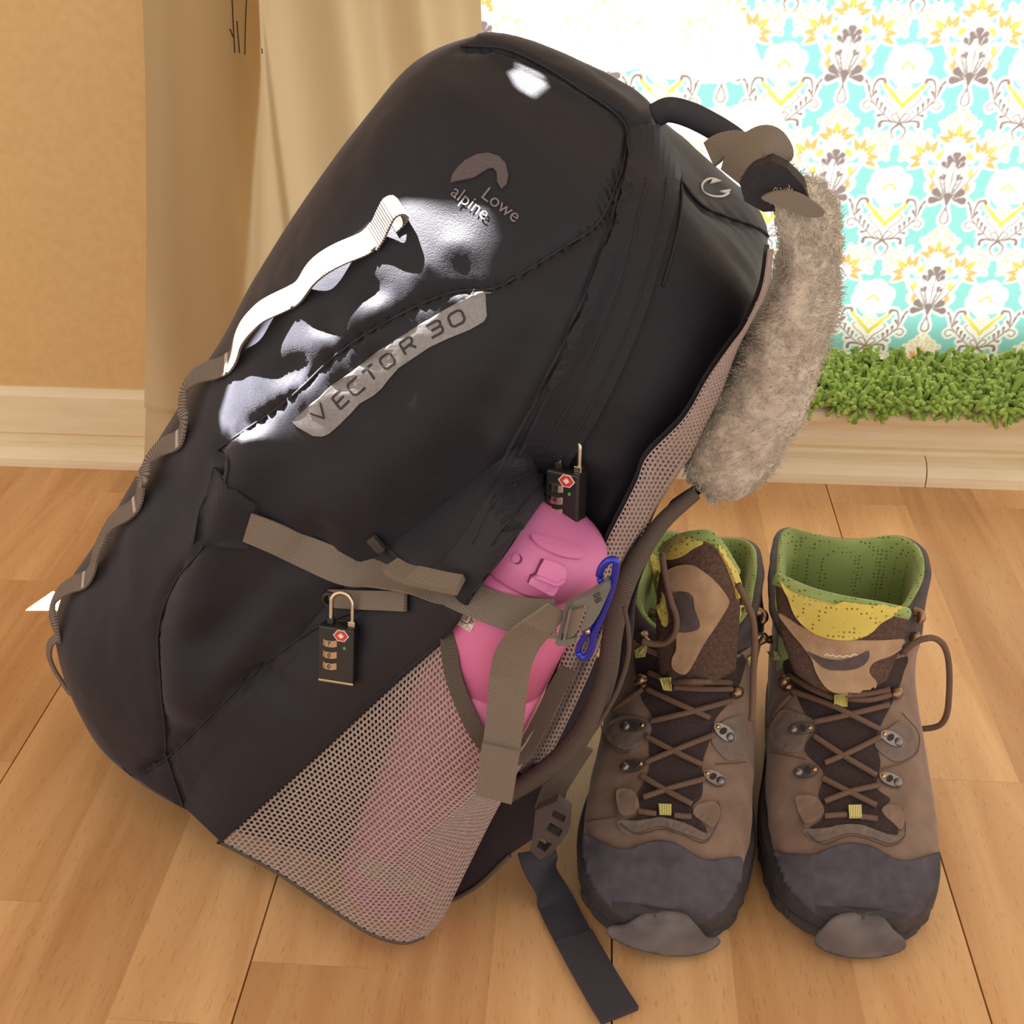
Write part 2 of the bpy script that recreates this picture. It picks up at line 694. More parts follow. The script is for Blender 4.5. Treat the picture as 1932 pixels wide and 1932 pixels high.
# ------------------------------------------------------------------ floral fabric screen
def floral_cell(n=150):
    """one repeat of the print; x and y in units of the repeat, flower centre at 0,0"""
    ax = (np.arange(n) + .5) / n
    X, Y = np.meshgrid(ax, ax, indexing='xy')

    def wrapd(dx):
        return (dx + .5) % 1 - .5
    INF = np.full((n, n), 9.)

    def seg(p, q, w0, w1=None):
        w1 = w0 if w1 is None else w1
        px, py = wrapd(X - p[0]), wrapd(Y - p[1])
        ex, ey = q[0] - p[0], q[1] - p[1]
        t = np.clip((px * ex + py * ey) / (ex * ex + ey * ey + 1e-9), 0, 1)
        return np.hypot(px - t * ex, py - t * ey) - (w0 + (w1 - w0) * t)

    def ell(c, rx, ry, ang=0.):
        px, py = wrapd(X - c[0]), wrapd(Y - c[1])
        u = px * cos(ang) + py * sin(ang)
        v = -px * sin(ang) + py * cos(ang)
        return (np.hypot(u / rx, v / ry) - 1) * min(rx, ry)

    def poly(pts, w):
        d = INF
        pts = spline(pts, max(8, len(pts) * 5))
        w = np.broadcast_to(np.asarray(w, float), (2,))
        k = len(pts) - 1
        for i in range(k):
            d = np.minimum(d, seg(pts[i], pts[i + 1], w[0] + (w[1] - w[0]) * i / k, w[0] + (w[1] - w[0]) * (i + 1) / k))
        return d

    def petal(base, ang, ln, wd):
        c = (base[0] + cos(ang) * ln / 2, base[1] + sin(ang) * ln / 2)
        px, py = wrapd(X - base[0]), wrapd(Y - base[1])
        u = (px * cos(ang) + py * sin(ang)) / ln
        v = (-px * sin(ang) + py * cos(ang))
        prof = wd * np.clip(np.sin(np.clip(u, 0, 1) * pi) ** .8 * (1.15 - .5 * u), 0, None)
        return np.where((u > 0) & (u < 1), np.abs(v) - prof, np.hypot(px - np.clip(u, 0, 1) * ln * cos(ang), py - np.clip(u, 0, 1) * ln * sin(ang)))

    def heart(c, s, ang):
        ca, sa = cos(ang), sin(ang)
        d = INF
        for sg in (-1, 1):
            tip = c
            lob = (c[0] + s * (ca * .75 - sg * sa * .32), c[1] + s * (sa * .75 + sg * ca * .32))
            d = np.minimum(d, seg(tip, lob, .002, s * .30))
        return d
    U = lambda *a: np.minimum.reduce(a)
    grey, yel, lime, orange, gold, white_only = [], [], [], [], [], []
    g2 = lambda f: [f(-1), f(1)]
    B = .5
    # --- bouquet
    base = (B, -.105)
    for s in (-1, 1):
        grey += [heart((B + s * .035, -.095), .115, pi / 2 - s * 1.25)]
        grey += [heart((B + s * .04, .165), .075, pi / 2 - s * .3), heart((B + s * .05, .07), .05, pi / 2 - s * .5)]
        for tx, ty in ((.25, .22), (.10, .235), (.115, .15), (.105, .09), (.10, .01), (.055, .10)):
            grey += [poly([(B + s * .006, -.10), (B + s * tx * .45, ty * .35 - .06), (B + s * tx, ty)], (.0055, .0035))]
    grey += [poly([base, (B + .01, .1), (B + .02, .22)], (.006, .004)), heart((B + .018, .22), .085, pi / 2 + .55), heart((B + .018, .22), .085, pi / 2 - .55)]
    grey += [seg((B, -.07), (B, -.155), .036, .004)]
    t = np.linspace(0, 2 * pi, 15)
    grey += [poly(np.stack([B + .034 * np.sin(t) * (1 - np.cos(t)) / 1.3, -.155 - .075 * (1 - np.cos(t)) / 1.0], -1), .0065)]
    for s in (-1, 1):
        for (cx, cy, k) in ((.135, .275, lime), (.165, .135, lime), (.155, .02, orange)):
            ang0 = {.275: pi / 2 - s * .9, .135: pi / 2 - s * 1.5, .02: pi / 2 - s * 1.7}[cy]
            for da in np.linspace(-1.1, 1.1, 6):
                k.append(petal((B + s * (cx - .03), cy - .008), ang0 + da, .062, .009))
            white_only += [ell((B + s * cx, cy), .062, .062)]
    # --- orange flowers

    def bigflower(c, ang, sc):
        for da, ln in ((-1.25, .17), (-.7, .16), (0, .17), (.7, .16), (1.25, .17)):
            orange.append(petal((c[0], c[1]), ang + da, ln * sc, .031 * sc))
        for da in np.linspace(-.45, .45, 5):
            gold.append(seg((c[0] + cos(ang + da) * .09 * sc, c[1] + sin(ang + da) * .09 * sc), (c[0] + cos(ang + da) * .2 * sc, c[1] + sin(ang + da) * .2 * sc), .0035))
        gold.append(petal((c[0] + cos(ang) * .05 * sc, c[1] + sin(ang) * .05 * sc), ang, .12 * sc, .013 * sc))
        for da in np.linspace(-.75, .75, 6):
            lime.append(ell((c[0] + cos(ang + da) * .22 * sc, c[1] + sin(ang + da) * .22 * sc), .011, .011))
        white_only.append(ell((c[0] + cos(ang) * .13 * sc, c[1] + sin(ang) * .13 * sc), .15 * sc, .13 * sc))
    wf = []

    def whitecore(c, ang, sc):
        for da in np.linspace(-1.5, 1.5, 7):
            wf.append(petal(c, ang + da, .075 * sc, .016 * sc))
    bigflower((B, .385), pi / 2, 1.0)
    whitecore((B, .375), pi / 2, 1.1)
    for s in (-1, 1):
        bigflower((B + s * .22, .255), pi / 2 - s * .85, 1.0)
        whitecore((B + s * .215, .245), pi / 2 - s * .85, 1.1)
    for s in (-1, 0, 1):
        lime.append(ell((B + s * .04, .66 - abs(s) * .03), .011, .011))
    for s in (-1, 1):
        for q in ((.07, .60), (.10, .55), (.05, .585)):
            lime.append(ell((B + s * q[0], q[1]), .010, .010))
    white_only += [seg((B, .64), (B, .42), .05, .12)]
    # --- white flower
    for a_ in np.linspace(0, 2 * pi, 7)[:-1]:
        white_only.append(ell((.10 * cos(a_ + .3), .015 + .085 * sin(a_ + .3)), .095, .09))
    pale = [poly([(.16 * cos(a_) * .45, .02 + .16 * sin(a_) * .45), (.155 * cos(a_ + .1), .02 + .15 * sin(a_ + .1))], .0022) for a_ in np.linspace(0, 2 * pi, 15)[:-1]]
    for dx, dy in ((0, .03), (-.022, .02), (.022, .02), (-.038, .0), (.038, .0), (-.047, -.012), (.047, -.012)):
        gold.append(ell((dx, dy), .013, .012))
    for s in (-1, 1):
        lime += [poly([(0, -.33), (s * .05, -.26), (s * .10, -.20), (s * .155, -.16), (s * .175, -.10)], (.012, .012)),
                 poly([(0, -.32), (s * .06, -.245), (s * .12, -.195), (s * .165, -.12)], (.018, .006)),
                 poly([(s * .01, -.30), (s * .06, -.265), (s * .10, -.225)], (.012, .012))]
        for q in ((.035, -.175), (.05, -.205), (.015, -.20), (.02, -.235)):
            lime.append(ell((s * q[0], q[1]), .010, .010))
        # --- scroll
        grey += [poly([(0, -.46), (s * .07, -.44), (s * .14, -.385), (s * .22, -.31), (s * .27, -.24), (s * .30, -.13)], (.006, .005)),
                 poly([(s * .255, -.25), (s * .25, -.17), (s * .225, -.11), (s * .175, -.105), (s * .165, -.125)], (.005, .013)),
                 poly([(s * .225, -.305), (s * .28, -.28), (s * .315, -.31), (s * .29, -.345), (s * .255, -.33)], .0055),
                 poly([(0, -.46), (s * .015, -.40), (s * .05, -.38), (s * .075, -.40), (s * .05, -.43), (0, -.46)], .0055),
                 poly([(s * .005, -.44), (s * .04, -.36), (s * .11, -.30), (s * .145, -.255), (s * .12, -.235)], (.004, .005)),
                 poly([(s * .04, -.455), (s * .11, -.44), (s * .155, -.45), (s * .16, -.485)], (.005, .015)),
                 poly([(0, -.46), (s * .055, -.51), (s * .045, -.56), (0, -.61)], (.012, .003))]
        for (bx, by, tx, ty) in ((.27, -.24, .30, -.13), (.255, -.25, .215, -.18), (.21, -.32, .205, -.235), (.175, -.355, .165, -.275),
                                 (.14, -.385, .13, -.31), (.14, -.39, .20, -.40), (.30, -.15, .325, -.105)):
            grey += [seg((s * bx, by), (s * (bx * .3 + tx * .7), by * .3 + ty * .7), .003, .013)]
        for q in ((.05, .42), (.09, .40), (.12, .36), (.14, .42), (.07, .36), (.11, .45)):
            lime.append(ell((s * q[0], q[1]), .010, .010))
        white_only += [ell((s * .11, .40), .10, .07)]
    halo = np.minimum(U(*grey) - .022, U(*(lime + orange + gold)) - .018)
    halo = np.minimum(halo, U(*white_only))
    # scalloped edge
    aa = 1.1 / n

    def cov(d):
        return np.clip(.5 - d / aa, 0, 1)[..., None]
    teal = np.array(s2l(136, 202, 198))
    C_ = np.ones((n, n, 3)) * teal
    keyh = np.minimum(ell((0, .27), .035, .07), 9)

    def put(d, c):
        nonlocal C_
        k = cov(d)
        C_ = C_ * (1 - k) + np.array(c) * k
    put(halo, (.86, .86, .83))
    put(keyh, teal)
    put(U(*pale), s2l(250, 246, 220))
    put(U(*orange), s2l(242, 172, 108))
    put(U(*lime), s2l(220, 206, 92))
    put(U(*gold), s2l(240, 200, 92))
    put(U(*wf), (.86, .86, .82))
    put(U(*grey), s2l(134, 122, 120))
    return C_


YC = 1.285
PX = .117
cell = floral_cell()
fx0 = float(on_y((1713, 125), YC)[0])
fz0 = float(on_y((1713, 125), YC)[2])
PZ = (fz0 - float(on_y((1653, 562), YC)[2])) / 2
PX = (fx0 - float(on_y((1480, 120), YC)[0]))
xs = np.arange(-.15, .72, .0012)
zs = np.arange(SILL + .002, .585, .0012)
GX, GZ = np.meshgrid(xs, zs, indexing='ij')
GY = YC + .0018 * np.sin(GX * 31 + .6) + .0012 * np.sin(GX * 73 + GZ * 9) + .0010 * np.sin(GZ * 23 + 1)
cu = ((GX - fx0) / PX) % 1 * len(cell) - .5
cv = ((GZ - fz0) / PZ) % 1 * len(cell) - .5
i0, j0 = np.floor(cu).astype(int), np.floor(cv).astype(int)
fu, fv = (cu - i0)[..., None], (cv - j0)[..., None]
n_ = len(cell)
cc = lambda i, j: cell[j % n_, i % n_]
colr = (cc(i0, j0) * (1 - fu) + cc(i0 + 1, j0) * fu) * (1 - fv) + (cc(i0, j0 + 1) * (1 - fu) + cc(i0 + 1, j0 + 1) * fu) * fv


def big_grid(name, V, nu, nv, mat, parent, color=None):
    me = bpy.data.meshes.new(name)
    nf = (nu - 1) * (nv - 1)
    i, j = np.meshgrid(np.arange(nu - 1), np.arange(nv - 1), indexing='ij')
    a = (i * nv + j).ravel()
    q = np.stack([a, a + nv, a + nv + 1, a + 1], -1)
    me.vertices.add(nu * nv)
    me.vertices.foreach_set('co', V.reshape(-1, 3).astype(np.float32).ravel())
    me.loops.add(nf * 4)
    me.loops.foreach_set('vertex_index', q.astype(np.int32).ravel())
    me.polygons.add(nf)
    me.polygons.foreach_set('loop_start', np.arange(0, nf * 4, 4, dtype=np.int32))
    me.polygons.foreach_set('use_smooth', np.ones(nf, bool))
    me.update(calc_edges=True)
    if color is not None:
        at = me.color_attributes.new('print', 'FLOAT_COLOR', 'POINT')
        at.data.foreach_set('color', np.concatenate([color.reshape(-1, 3), np.ones((nu * nv, 1))], 1).astype(np.float32).ravel())
    me.materials.append(mat)
    o = bpy.data.objects.new(name, me)
    return link(o, parent)


def cloth_mat(name, trans, attr=None, col=(.8, .8, .8), wv=2600., bump=.15):
    m = bpy.data.materials.new(name)
    N, Lk = nodes_of(m)
    N.remove(N['Principled BSDF'])
    d = nd(N, 'ShaderNodeBsdfDiffuse')
    t = nd(N, 'ShaderNodeBsdfTranslucent')
    mx = nd(N, 'ShaderNodeMixShader')
    mx.inputs[0].default_value = trans
    tc = nd(N, 'ShaderNodeTexCoord')
    nz = nd(N, 'ShaderNodeTexNoise', Scale=900., Detail=2.)
    mp = nd(N, 'ShaderNodeMapping')
    mp.inputs['Scale'].default_value = (1, 1, .25)
    Lk.new(tc.outputs['Object'], mp.inputs[0])
    Lk.new(mp.outputs[0], nz.inputs['Vector'])
    bp = nd(N, 'ShaderNodeBump', Strength=bump, Distance=.0004)
    Lk.new(nz.outputs['Fac'], bp.inputs['Height'])
    for s_ in (d, t):
        if attr:
            a = nd(N, 'ShaderNodeVertexColor', layer_name=attr)
            Lk.new(a.outputs[0], s_.inputs[0])
        else:
            s_.inputs[0].default_value = (*col, 1)
        Lk.new(bp.outputs[0], s_.inputs['Normal'])
    Lk.new(d.outputs[0], mx.inputs[1])
    Lk.new(t.outputs[0], mx.inputs[2])
    Lk.new(mx.outputs[0], N['Material Output'].inputs[0])
    return m


fab = thing('window_fabric', 'teal cotton window fabric printed with white flowers and grey scrolls', 'curtain', (.2, YC, SILL))
big_grid('printed_cloth', np.stack([GX, GY, GZ], -1), len(xs), len(zs), cloth_mat('floral_cotton', .5, 'print'), fab)
for o in fab.children:
    at = o.data.color_attributes.new('print', 'FLOAT_COLOR', 'POINT')
    at.data.foreach_set('color', np.concatenate([colr.reshape(-1, 3), np.ones((GX.size, 1))], 1).astype(np.float32).ravel())
tube('curtain_rod', [(-.15, YC + .004, .588), (.74, YC + .004, .588)], .005, MT['white_frame'], fab)

# ------------------------------------------------------------------ cream curtain
YCC = 1.088
nz_, nx_ = 90, 260
le = np.array([(283, -140), (284, 0), (290, 130), (292, 400), (289, 600), (285, 760), (281, 850), (276, 905)], float)
re = np.array([(905, -140), (908, 0), (912, 100), (925, 400), (940, 700), (955, 980)], float)
lw, rw = on_y(le, YCC), on_y(re, YCC)
zz = np.linspace(.53, .012, nz_)
lx = np.interp(-zz, -lw[:, 2], lw[:, 0])
rx = np.interp(-zz, -rw[:, 2], rw[:, 0])
uu = np.linspace(0, 1, nx_)
CX = lx[:, None] + (rx - lx)[:, None] * uu[None]
pxq = proj(np.stack([CX, np.full_like(CX, YCC), np.repeat(zz[:, None], nx_, 1)], -1))
ux = pxq[..., 0] - .13 * pxq[..., 1]          # follows plumb folds in the picture
fold = np.zeros_like(CX)


def bump1(x, c, w):
    return np.exp(-((x - c) / w) ** 2)


fold += -.022 * bump1(pxq[..., 0], 335, 60) + .16 * bump1(pxq[..., 0] - .03 * pxq[..., 1], 420, 46) * np.clip(1.1 - pxq[..., 1] / 800, .10, 1)
fold += -.016 * bump1(ux, 545, 60) + .006 * np.tanh((ux - 492) / 5) - .004
fold += .014 * bump1(ux, 640, 45) - .022 * bump1(ux, 720, 40) + .016 * bump1(ux, 790, 42) - .016 * bump1(ux, 868, 40)
CY = YCC + fold * (1 - .25 * (zz[:, None] < .1))
curt_mat = cloth_mat('cream_curtain_cloth', .45, None, s2l(200, 180, 146), bump=.2)
cur = thing('curtain', 'plain cream curtain hanging in soft folds beside the floral fabric', 'curtain', (-.27, YCC, .012))
big_grid('curtain_cloth', np.stack([CX, CY, np.repeat(zz[:, None], nx_, 1)], -1), nz_, nx_, curt_mat, cur)
MT['thread'] = noise_mat('dark_thread', (.05, .035, .03), (.09, .06, .05), 300, .9, 0)
cur_surf = Surf(np.stack([CX, CY, np.repeat(zz[:, None], nx_, 1)], -1).reshape(-1, 3), grid_faces(nz_, nx_))
for ln in ([(437, -20), (440, 40), (443, 100)], [(466, -20), (463, 50), (462, 103)], [(434, 55), (440, 70)], [(447, 40), (452, 100)], [(494, 92), (495, 101)]):
    P, _ = cur_surf.hit(spline(ln, 12))
    for _ in range(3):
        P[1:-1] = (P[:-2] + 2 * P[1:-1] + P[2:]) / 4
    tube('loose_thread', P + unit(CAM - P) * .0015, .00055, MT['thread'], cur, 6)

# ------------------------------------------------------------------ green shag rug on the sill
rug = thing('shag_rug', 'bright green shaggy rug strip lying along the window sill', 'rug', (.25, 1.2, SILL))
MT['rug_base'] = noise_mat('rug_backing', s2l(62, 92, 30), s2l(80, 116, 40), 200, .95, .3)
RY0, RY1 = 1.148, YC - .022
box('rug_backing', (.30, (RY0 + RY1) / 2 + .004, SILL + .005), (1, 0, 0), (0, 1, 0), (0, 0, 1), .38, (RY1 - RY0) / 2 - .006, .004, MT['rug_base'], rug, bev=.002)


def pile(n, pos, nrm, ln, rad, seed, curl=.6, sides=4, segs=3):
    """n little yarns as one mesh: pos, nrm (n,3)"""
    r = np.random.default_rng(seed)
    d = unit(nrm + r.normal(0, curl, (n, 3)))
    b_ = unit(np.cross(d, r.normal(0, 1, (n, 3))))
    c_ = np.cross(d, b_)
    L_ = ln * r.uniform(.7, 1.3, n)
    R_ = rad * r.uniform(.75, 1.25, n)
    bend = r.normal(0, .5, (n, 3))
    rings = []
    for k in range(segs + 1):
        t = k / segs
        cen = pos + d * (L_ * t)[:, None] + bend * (L_ * t * t * .6)[:, None]
        rr = R_ * (1.0 if t < .7 else .8) * (1 if k else .8)
        for s_ in range(sides):
            a = 2 * pi * s_ / sides + t * 2
            rings.append(cen + (b_ * cos(a) + c_ * sin(a)) * rr[:, None])
    tip = pos + d * (L_ * 1.06)[:, None] + bend * (L_ * .62)[:, None]
    rings.append(tip)
    m = len(rings)
    V = np.stack(rings, 1).reshape(-1, 3)
    one = []
    for k in range(segs):
        for s_ in range(sides):
            a, b2 = k * sides + s_, k * sides + (s_ + 1) % sides
            one.append((a, b2, b2 + sides, a + sides))
    tipf = [(segs * sides + s_, segs * sides + (s_ + 1) % sides, m - 1) for s_ in range(sides)]
    return V, one, tipf, m


def pile_obj(name, parent, mat, *a, **k):
    V, q, t, m = pile(*a, **k)
    n = a[0]
    base = np.arange(n)[:, None, None] * m
    Q = (np.array(q)[None] + base).reshape(-1, 4)
    T = (np.array(t)[None] + base).reshape(-1, 3)
    me = bpy.data.meshes.new(name)
    me.vertices.add(len(V))
    me.vertices.foreach_set('co', V.astype(np.float32).ravel())
    loops = np.concatenate([Q.ravel(), T.ravel()])
    me.loops.add(len(loops))
    me.loops.foreach_set('vertex_index', loops.astype(np.int32))
    me.polygons.add(len(Q) + len(T))
    st = np.concatenate([np.arange(len(Q)) * 4, len(Q) * 4 + np.arange(len(T)) * 3])
    me.polygons.foreach_set('loop_start', st.astype(np.int32))
    me.polygons.foreach_set('use_smooth', np.ones(len(st), bool))
    me.update(calc_edges=True)
    me.materials.append(mat)
    o = bpy.data.objects.new(name, me)
    o['kind'] = 'stuff'
    return link(o, parent)


MT['yarn'] = noise_mat('green_yarn', s2l(124, 158, 58), s2l(178, 204, 100), 70, .85, .2, .001, sheen=.3)
n1 = 5200
p = np.stack([RNG.uniform(-.09, .68, n1), RNG.uniform(RY0, RY1, n1), np.full(n1, SILL + .006)], -1)
nr = np.tile([0, -.12, 1.], (n1, 1))
nr[:, 1] -= np.clip((RY0 + .03 - p[:, 1]) / .03, 0, 1) * 1.6
n2 = 520
p2 = np.stack([RNG.uniform(-.09, .68, n2), RNG.uniform(RY0 - .001, RY0 + .006, n2), np.full(n2, SILL + .005)], -1)
nr2 = np.tile([0, -1., -.25], (n2, 1))
pile_obj('pile', rug, MT['yarn'], n1 + n2, np.vstack([p, p2]), np.vstack([nr, nr2]), .0125, .0031, 3, curl=.62, sides=5)
MT['lint'] = noise_mat('white_lint', (.7, .7, .65), (.8, .8, .75), 50, .9, 0)
for a_, b_ in (((1688, 709), (1712, 711)), ((1878, 666), (1884, 678))):
    P = on_z(np.array([a_, b_], float), SILL + .026)
    tube('lint', lerp_line(P, 4), .0004, MT['lint'], rug, 5)

# ================================================================== backpack
SIL = np.array([(905, 65), (860, 72), (820, 88), (760, 130), (715, 190), (650, 270), (600, 340), (565, 390), (520, 460), (465, 550), (420, 640), (375, 705), (330, 780), (295, 835), (255, 900), (215, 970), (170, 1040), (130, 1095), (104, 1140), (98, 1190), (110, 1250), (130, 1310), (160, 1370), (200, 1430), (218, 1465), (300, 1510), (345, 1545), (415, 1585), (520, 1640), (640, 1700), (760, 1740), (830, 1700), (880, 1570), (930, 1470), (1060, 1240), (1130, 1120), (1200, 1000), (1280, 870), (1330, 780), (1380, 690), (1420, 600), (1450, 520), (1458, 450), (1445, 395), (1400, 330), (1330, 280), (1265, 245), (1225, 200), (1190, 160), (1150, 130), (1100, 105), (1040, 85), (960, 68)], float)
yaw, lean = radians(10), radians(22)
PB = on_z((810, 1690))
dh = np.array([-cos(yaw), sin(yaw), 0])
PD = dh * cos(lean) + np.array([0, 0, sin(lean)])       # towards the pack's front
PL = -dh * sin(lean) + np.array([0, 0, cos(lean)])      # up its back
PWD = np.array([sin(yaw), cos(yaw), 0])                 # across, away from the camera


def wp(d, w, l):
    return PB + np.multiply.outer(d, PD) + np.multiply.outer(w, PWD) + np.multiply.outer(l, PL)


def on_w(px, w=0.):
    """pixel dropped on the pack's plane at width w"""
    px = np.atleast_2d(np.asarray(px, float))
    w = np.broadcast_to(np.asarray(w, float), (len(px),))
    r = ray(px)
    return CAM + r * ((((PB - CAM) @ PWD + w) / (r @ PWD)))[:, None]


def signed(P):
    d = dist_line(P, SIL, True)
    return np.where(inside(P, SIL), -d, d)


HWD = WMD = .122
LT, L0 = .476, .33


def half_w(l):
    return HWD if l < L0 else HWD * max(0., 1 - ((l - L0) / (LT - L0)) ** 2.4) ** (1 / 2.2)


def section(db, df, h, ph):
    c, s = np.cos(ph), np.sin(ph)
    p = np.where(c > 0, 2.3, 5.0)
    r = (np.abs(c) ** p + np.abs(s) ** p) ** (-1 / p)
    dm = db + .42 * (df - db)
    return np.where(c > 0, dm + (df - dm) * r * c, dm + (dm - db) * r * c), WMD + h * r * s


def ring(l, db, df, h, ph):
    d, w = section(db, df, h, ph)
    k = max(0, 1 - l / .3) ** 1.5
    return wp(d, w, l - k * .046 * np.clip(d / .24, 0, 1.3))


ph0 = np.linspace(0, 2 * pi, 72, endpoint=False)
cph = np.cos(ph0)
rows = []
for l in np.linspace(0, LT - .002, 30):
    h = half_w(l)
    db, df = (0., .25) if l < .42 else (.09, .16)
    if signed(proj(ring(l, .10, .112, h, ph0))).max() > 0:
        break
    for it in range(3):
        lo, hi = max(db, .0) + .01 if l < .42 else .112, .42
        for _ in range(14):
            m_ = (lo + hi) / 2
            if signed(proj(ring(l, db, m_, h, ph0)[cph > .05])).max() > 0:
                hi = m_
            else:
                lo = m_
        df = lo
        lo, hi = -.02, min(df - .01, .10)
        for _ in range(14):
            m_ = (lo + hi) / 2
            if signed(proj(ring(l, m_, df, h, ph0)[cph < -.05])).max() > 0:
                lo = m_
            else:
                hi = m_
        db = hi
    rows.append((l, db, df, h))
rows = np.array(rows)
print('pack rows', len(rows), rows[-1])
NR, NP = 150, 240
ph = np.linspace(0, 2 * pi, NP, endpoint=False)
ls = np.linspace(0, rows[-1, 0], NR)
Rr = np.stack([np.interp(ls, rows[:, 0], rows[:, k]) for k in range(4)], -1)
ker = np.ones(7) / 7
for k in (1, 2):
    Rr[3:-3, k] = np.convolve(Rr[:, k], ker, 'valid')
rings = []
cen0 = ring(*Rr[0], ph).mean(0)
for t in np.linspace(0, 1, 9)[:-1]:                       # rounded bottom
    a = t * pi / 2
    R0 = ring(*Rr[0], ph)
    sc_ = 0.0 if t == 0 else (1 - .13 * (1 - sin(a)))
    if t == 0:
        sc_ = .45
    rings.append(cen0 + (R0 - cen0) * sc_ - PL * .004 * (1 - sin(a)) + PL * 0)
for r_ in Rr:
    rings.append(ring(*r_, ph))
top = ring(*Rr[-1], ph)
ct = top.mean(0)
for t in np.linspace(0, 1, 12)[1:]:
    a = t * pi / 2
    rings.append(ct + (top - ct) * max(cos(a), .02) + PL * .010 * sin(a))
G = np.array(rings)
nR = len(G)
GV = G.reshape(-1, 3)
GF = np.array(grid_faces(nR, NP, wrap_v=True))
# outward normals
cenl = G.mean(1, keepdims=True)


def grid_normals(G):
    du = np.gradient(G, axis=0)
    dv = np.roll(G, -1, 1) - np.roll(G, 1, 1)
    n = unit(np.cross(du, dv))
    s = np.sign(((G - G.mean(1, keepdims=True)) * n).sum(-1, keepdims=True))
    return n * np.where(s == 0, 1, s)


GN = grid_normals(G)
px = proj(GV)
vis = ((CAM - GV) * GN.reshape(-1, 3)).sum(1) > 0
FRONT = [(870, 88), (940, 90), (1000, 112), (1090, 165), (1180, 235), (1172, 330), (1130, 420), (1060, 470), (980, 520), (930, 545), (850, 552), (740, 600), (640, 665), (560, 740), (480, 800), (410, 850), (432, 880), (390, 1020), (330, 1100), (300, 1190), (305, 1300), (312, 1420), (285, 1445), (270, 1458)]
ZIP = [(1172, 330), (1150, 430), (1080, 610), (1000, 775), (930, 905), (870, 1010), (790, 1095)]
FLAP = [(1190, 160), (1243, 240), (1272, 330), (1262, 420), (1225, 570), (1160, 730), (1080, 870), (1010, 960), (950, 1050), (880, 1140)]
LOWS = [(860, 1075), (720, 1135), (592, 1187), (480, 1270), (400, 1345), (317, 1429), (280, 1453)]
LOW2 = [(312, 1420), (332, 1480), (346, 1522)]
PKT = [(858, 1185), (740, 1290), (600, 1420), (500, 1510), (415, 1585)]
BACKC = [(1262, 300), (1290, 330), (1330, 380), (1400, 410), (1445, 450)]
disp = np.zeros(len(GV))


def groove(line, depth, wpx):
    global disp
    d = dist_line(px, spline(line, len(line) * 6))
    disp -= np.where(vis, depth * np.exp(-(d / wpx) ** 2), 0)


def puff(line, h, wpx, side=None):
    global disp
    d = dist_line(px, spline(line, len(line) * 6))
    disp += np.where(vis, h * np.exp(-(d / wpx) ** 2), 0)


groove(FRONT, .0035, 7)
groove(ZIP, .003, 7)
groove(LOWS, .0035, 8)
groove(LOW2, .003, 6)
YOKE = [(1200 + x / 4.6, 180 + y / 4.6) for x, y in ((392, 750), (480, 870), (560, 950), (640, 1000), (800, 1060), (1000, 1130), (1100, 1180), (1140, 1225))]
groove(YOKE, .0025, 6)
puff([(1130, 470), (1060, 640), (960, 830)], .006, 40)
puff([(1000, 560), (900, 700), (760, 850), (640, 960)], .006, 70)
puff([(480, 860), (420, 1000), (370, 1150), (350, 1300)], .010, 45)
puff([(520, 1110), (450, 1230), (380, 1340)], .006, 40)
groove([(600, 1010), (480, 1130), (400, 1200)], .006, 35)
puff([(560, 1240), (480, 1330), (400, 1440)], .006, 35)
groove([(455, 1290), (490, 1262), (520, 1270)], .006, 16)
# dents beside the webbing ladder
for q in ((700, 545), (610, 610), (530, 705), (770, 620), (700, 680), (640, 730), (480, 800), (560, 690)):
    d = np.linalg.norm((px - np.array(q)) / np.array([30, 22]), axis=1)
    disp -= np.where(vis, .0032 * np.exp(-d * d), 0)
for q in ((720, 590), (640, 660), (560, 740), (800, 520), (860, 470), (680, 610), (600, 640)):
    d = np.linalg.norm((px - np.array(q)) / np.array([28, 24]), axis=1)
    disp += np.where(vis, .0022 * np.exp(-d * d), 0)
disp += .0016 * vnoise(GV, 28., 1) + .0007 * vnoise(GV, 70., 2)
edge = np.minimum(1, np.abs(signed(px)) / 25)
GVd = (GV + GN.reshape(-1, 3) * (disp * edge)[:, None])
GVd[:, 2] = np.maximum(GVd[:, 2], .0008)

# the flask's place: the shell is dented where it sits
BR = .0335
BW = -.020
FA0, FA1 = on_w((1011, 1054), BW)[0], on_w((737, 1666), BW)[0]
fax = unit(FA0 - FA1)
rel = GVd - FA1
tpar = rel @ fax
perp = rel - np.outer(tpar, fax)
pw = perp @ PWD
pd_ = np.sqrt(np.maximum((perp ** 2).sum(1) - pw ** 2, 0))
need = np.sqrt(np.maximum((BR + .003) ** 2 - pd_ ** 2, 0)) - pw
blend = np.clip((tpar + .02) / .02, 0, 1) * np.clip((np.linalg.norm(FA0 - FA1) + .05 - tpar) / .02, 0, 1)
near = (need > 0) & (pd_ < BR + .003) & (pw < .05)
GVd = GVd + np.outer(np.where(near, need * blend, 0), PWD)


def flask_off(p):
    """distance in metres of a pixel from the flask's axis as seen"""
    ax0, ax1 = np.array([1011., 1054.]), np.array([737., 1666.])
    e = unit(ax1 - ax0)
    return ((np.asarray(p, float) - ax0) @ np.array([-e[1], e[0]])) / 3600.


def cover_w(o):
    return np.interp(np.abs(o), [0, .010, .020, .030, .040, .07, .11, .16], [-.0562, -.0547, -.0495, -.039, -.029, -.014, -.007, -.004])


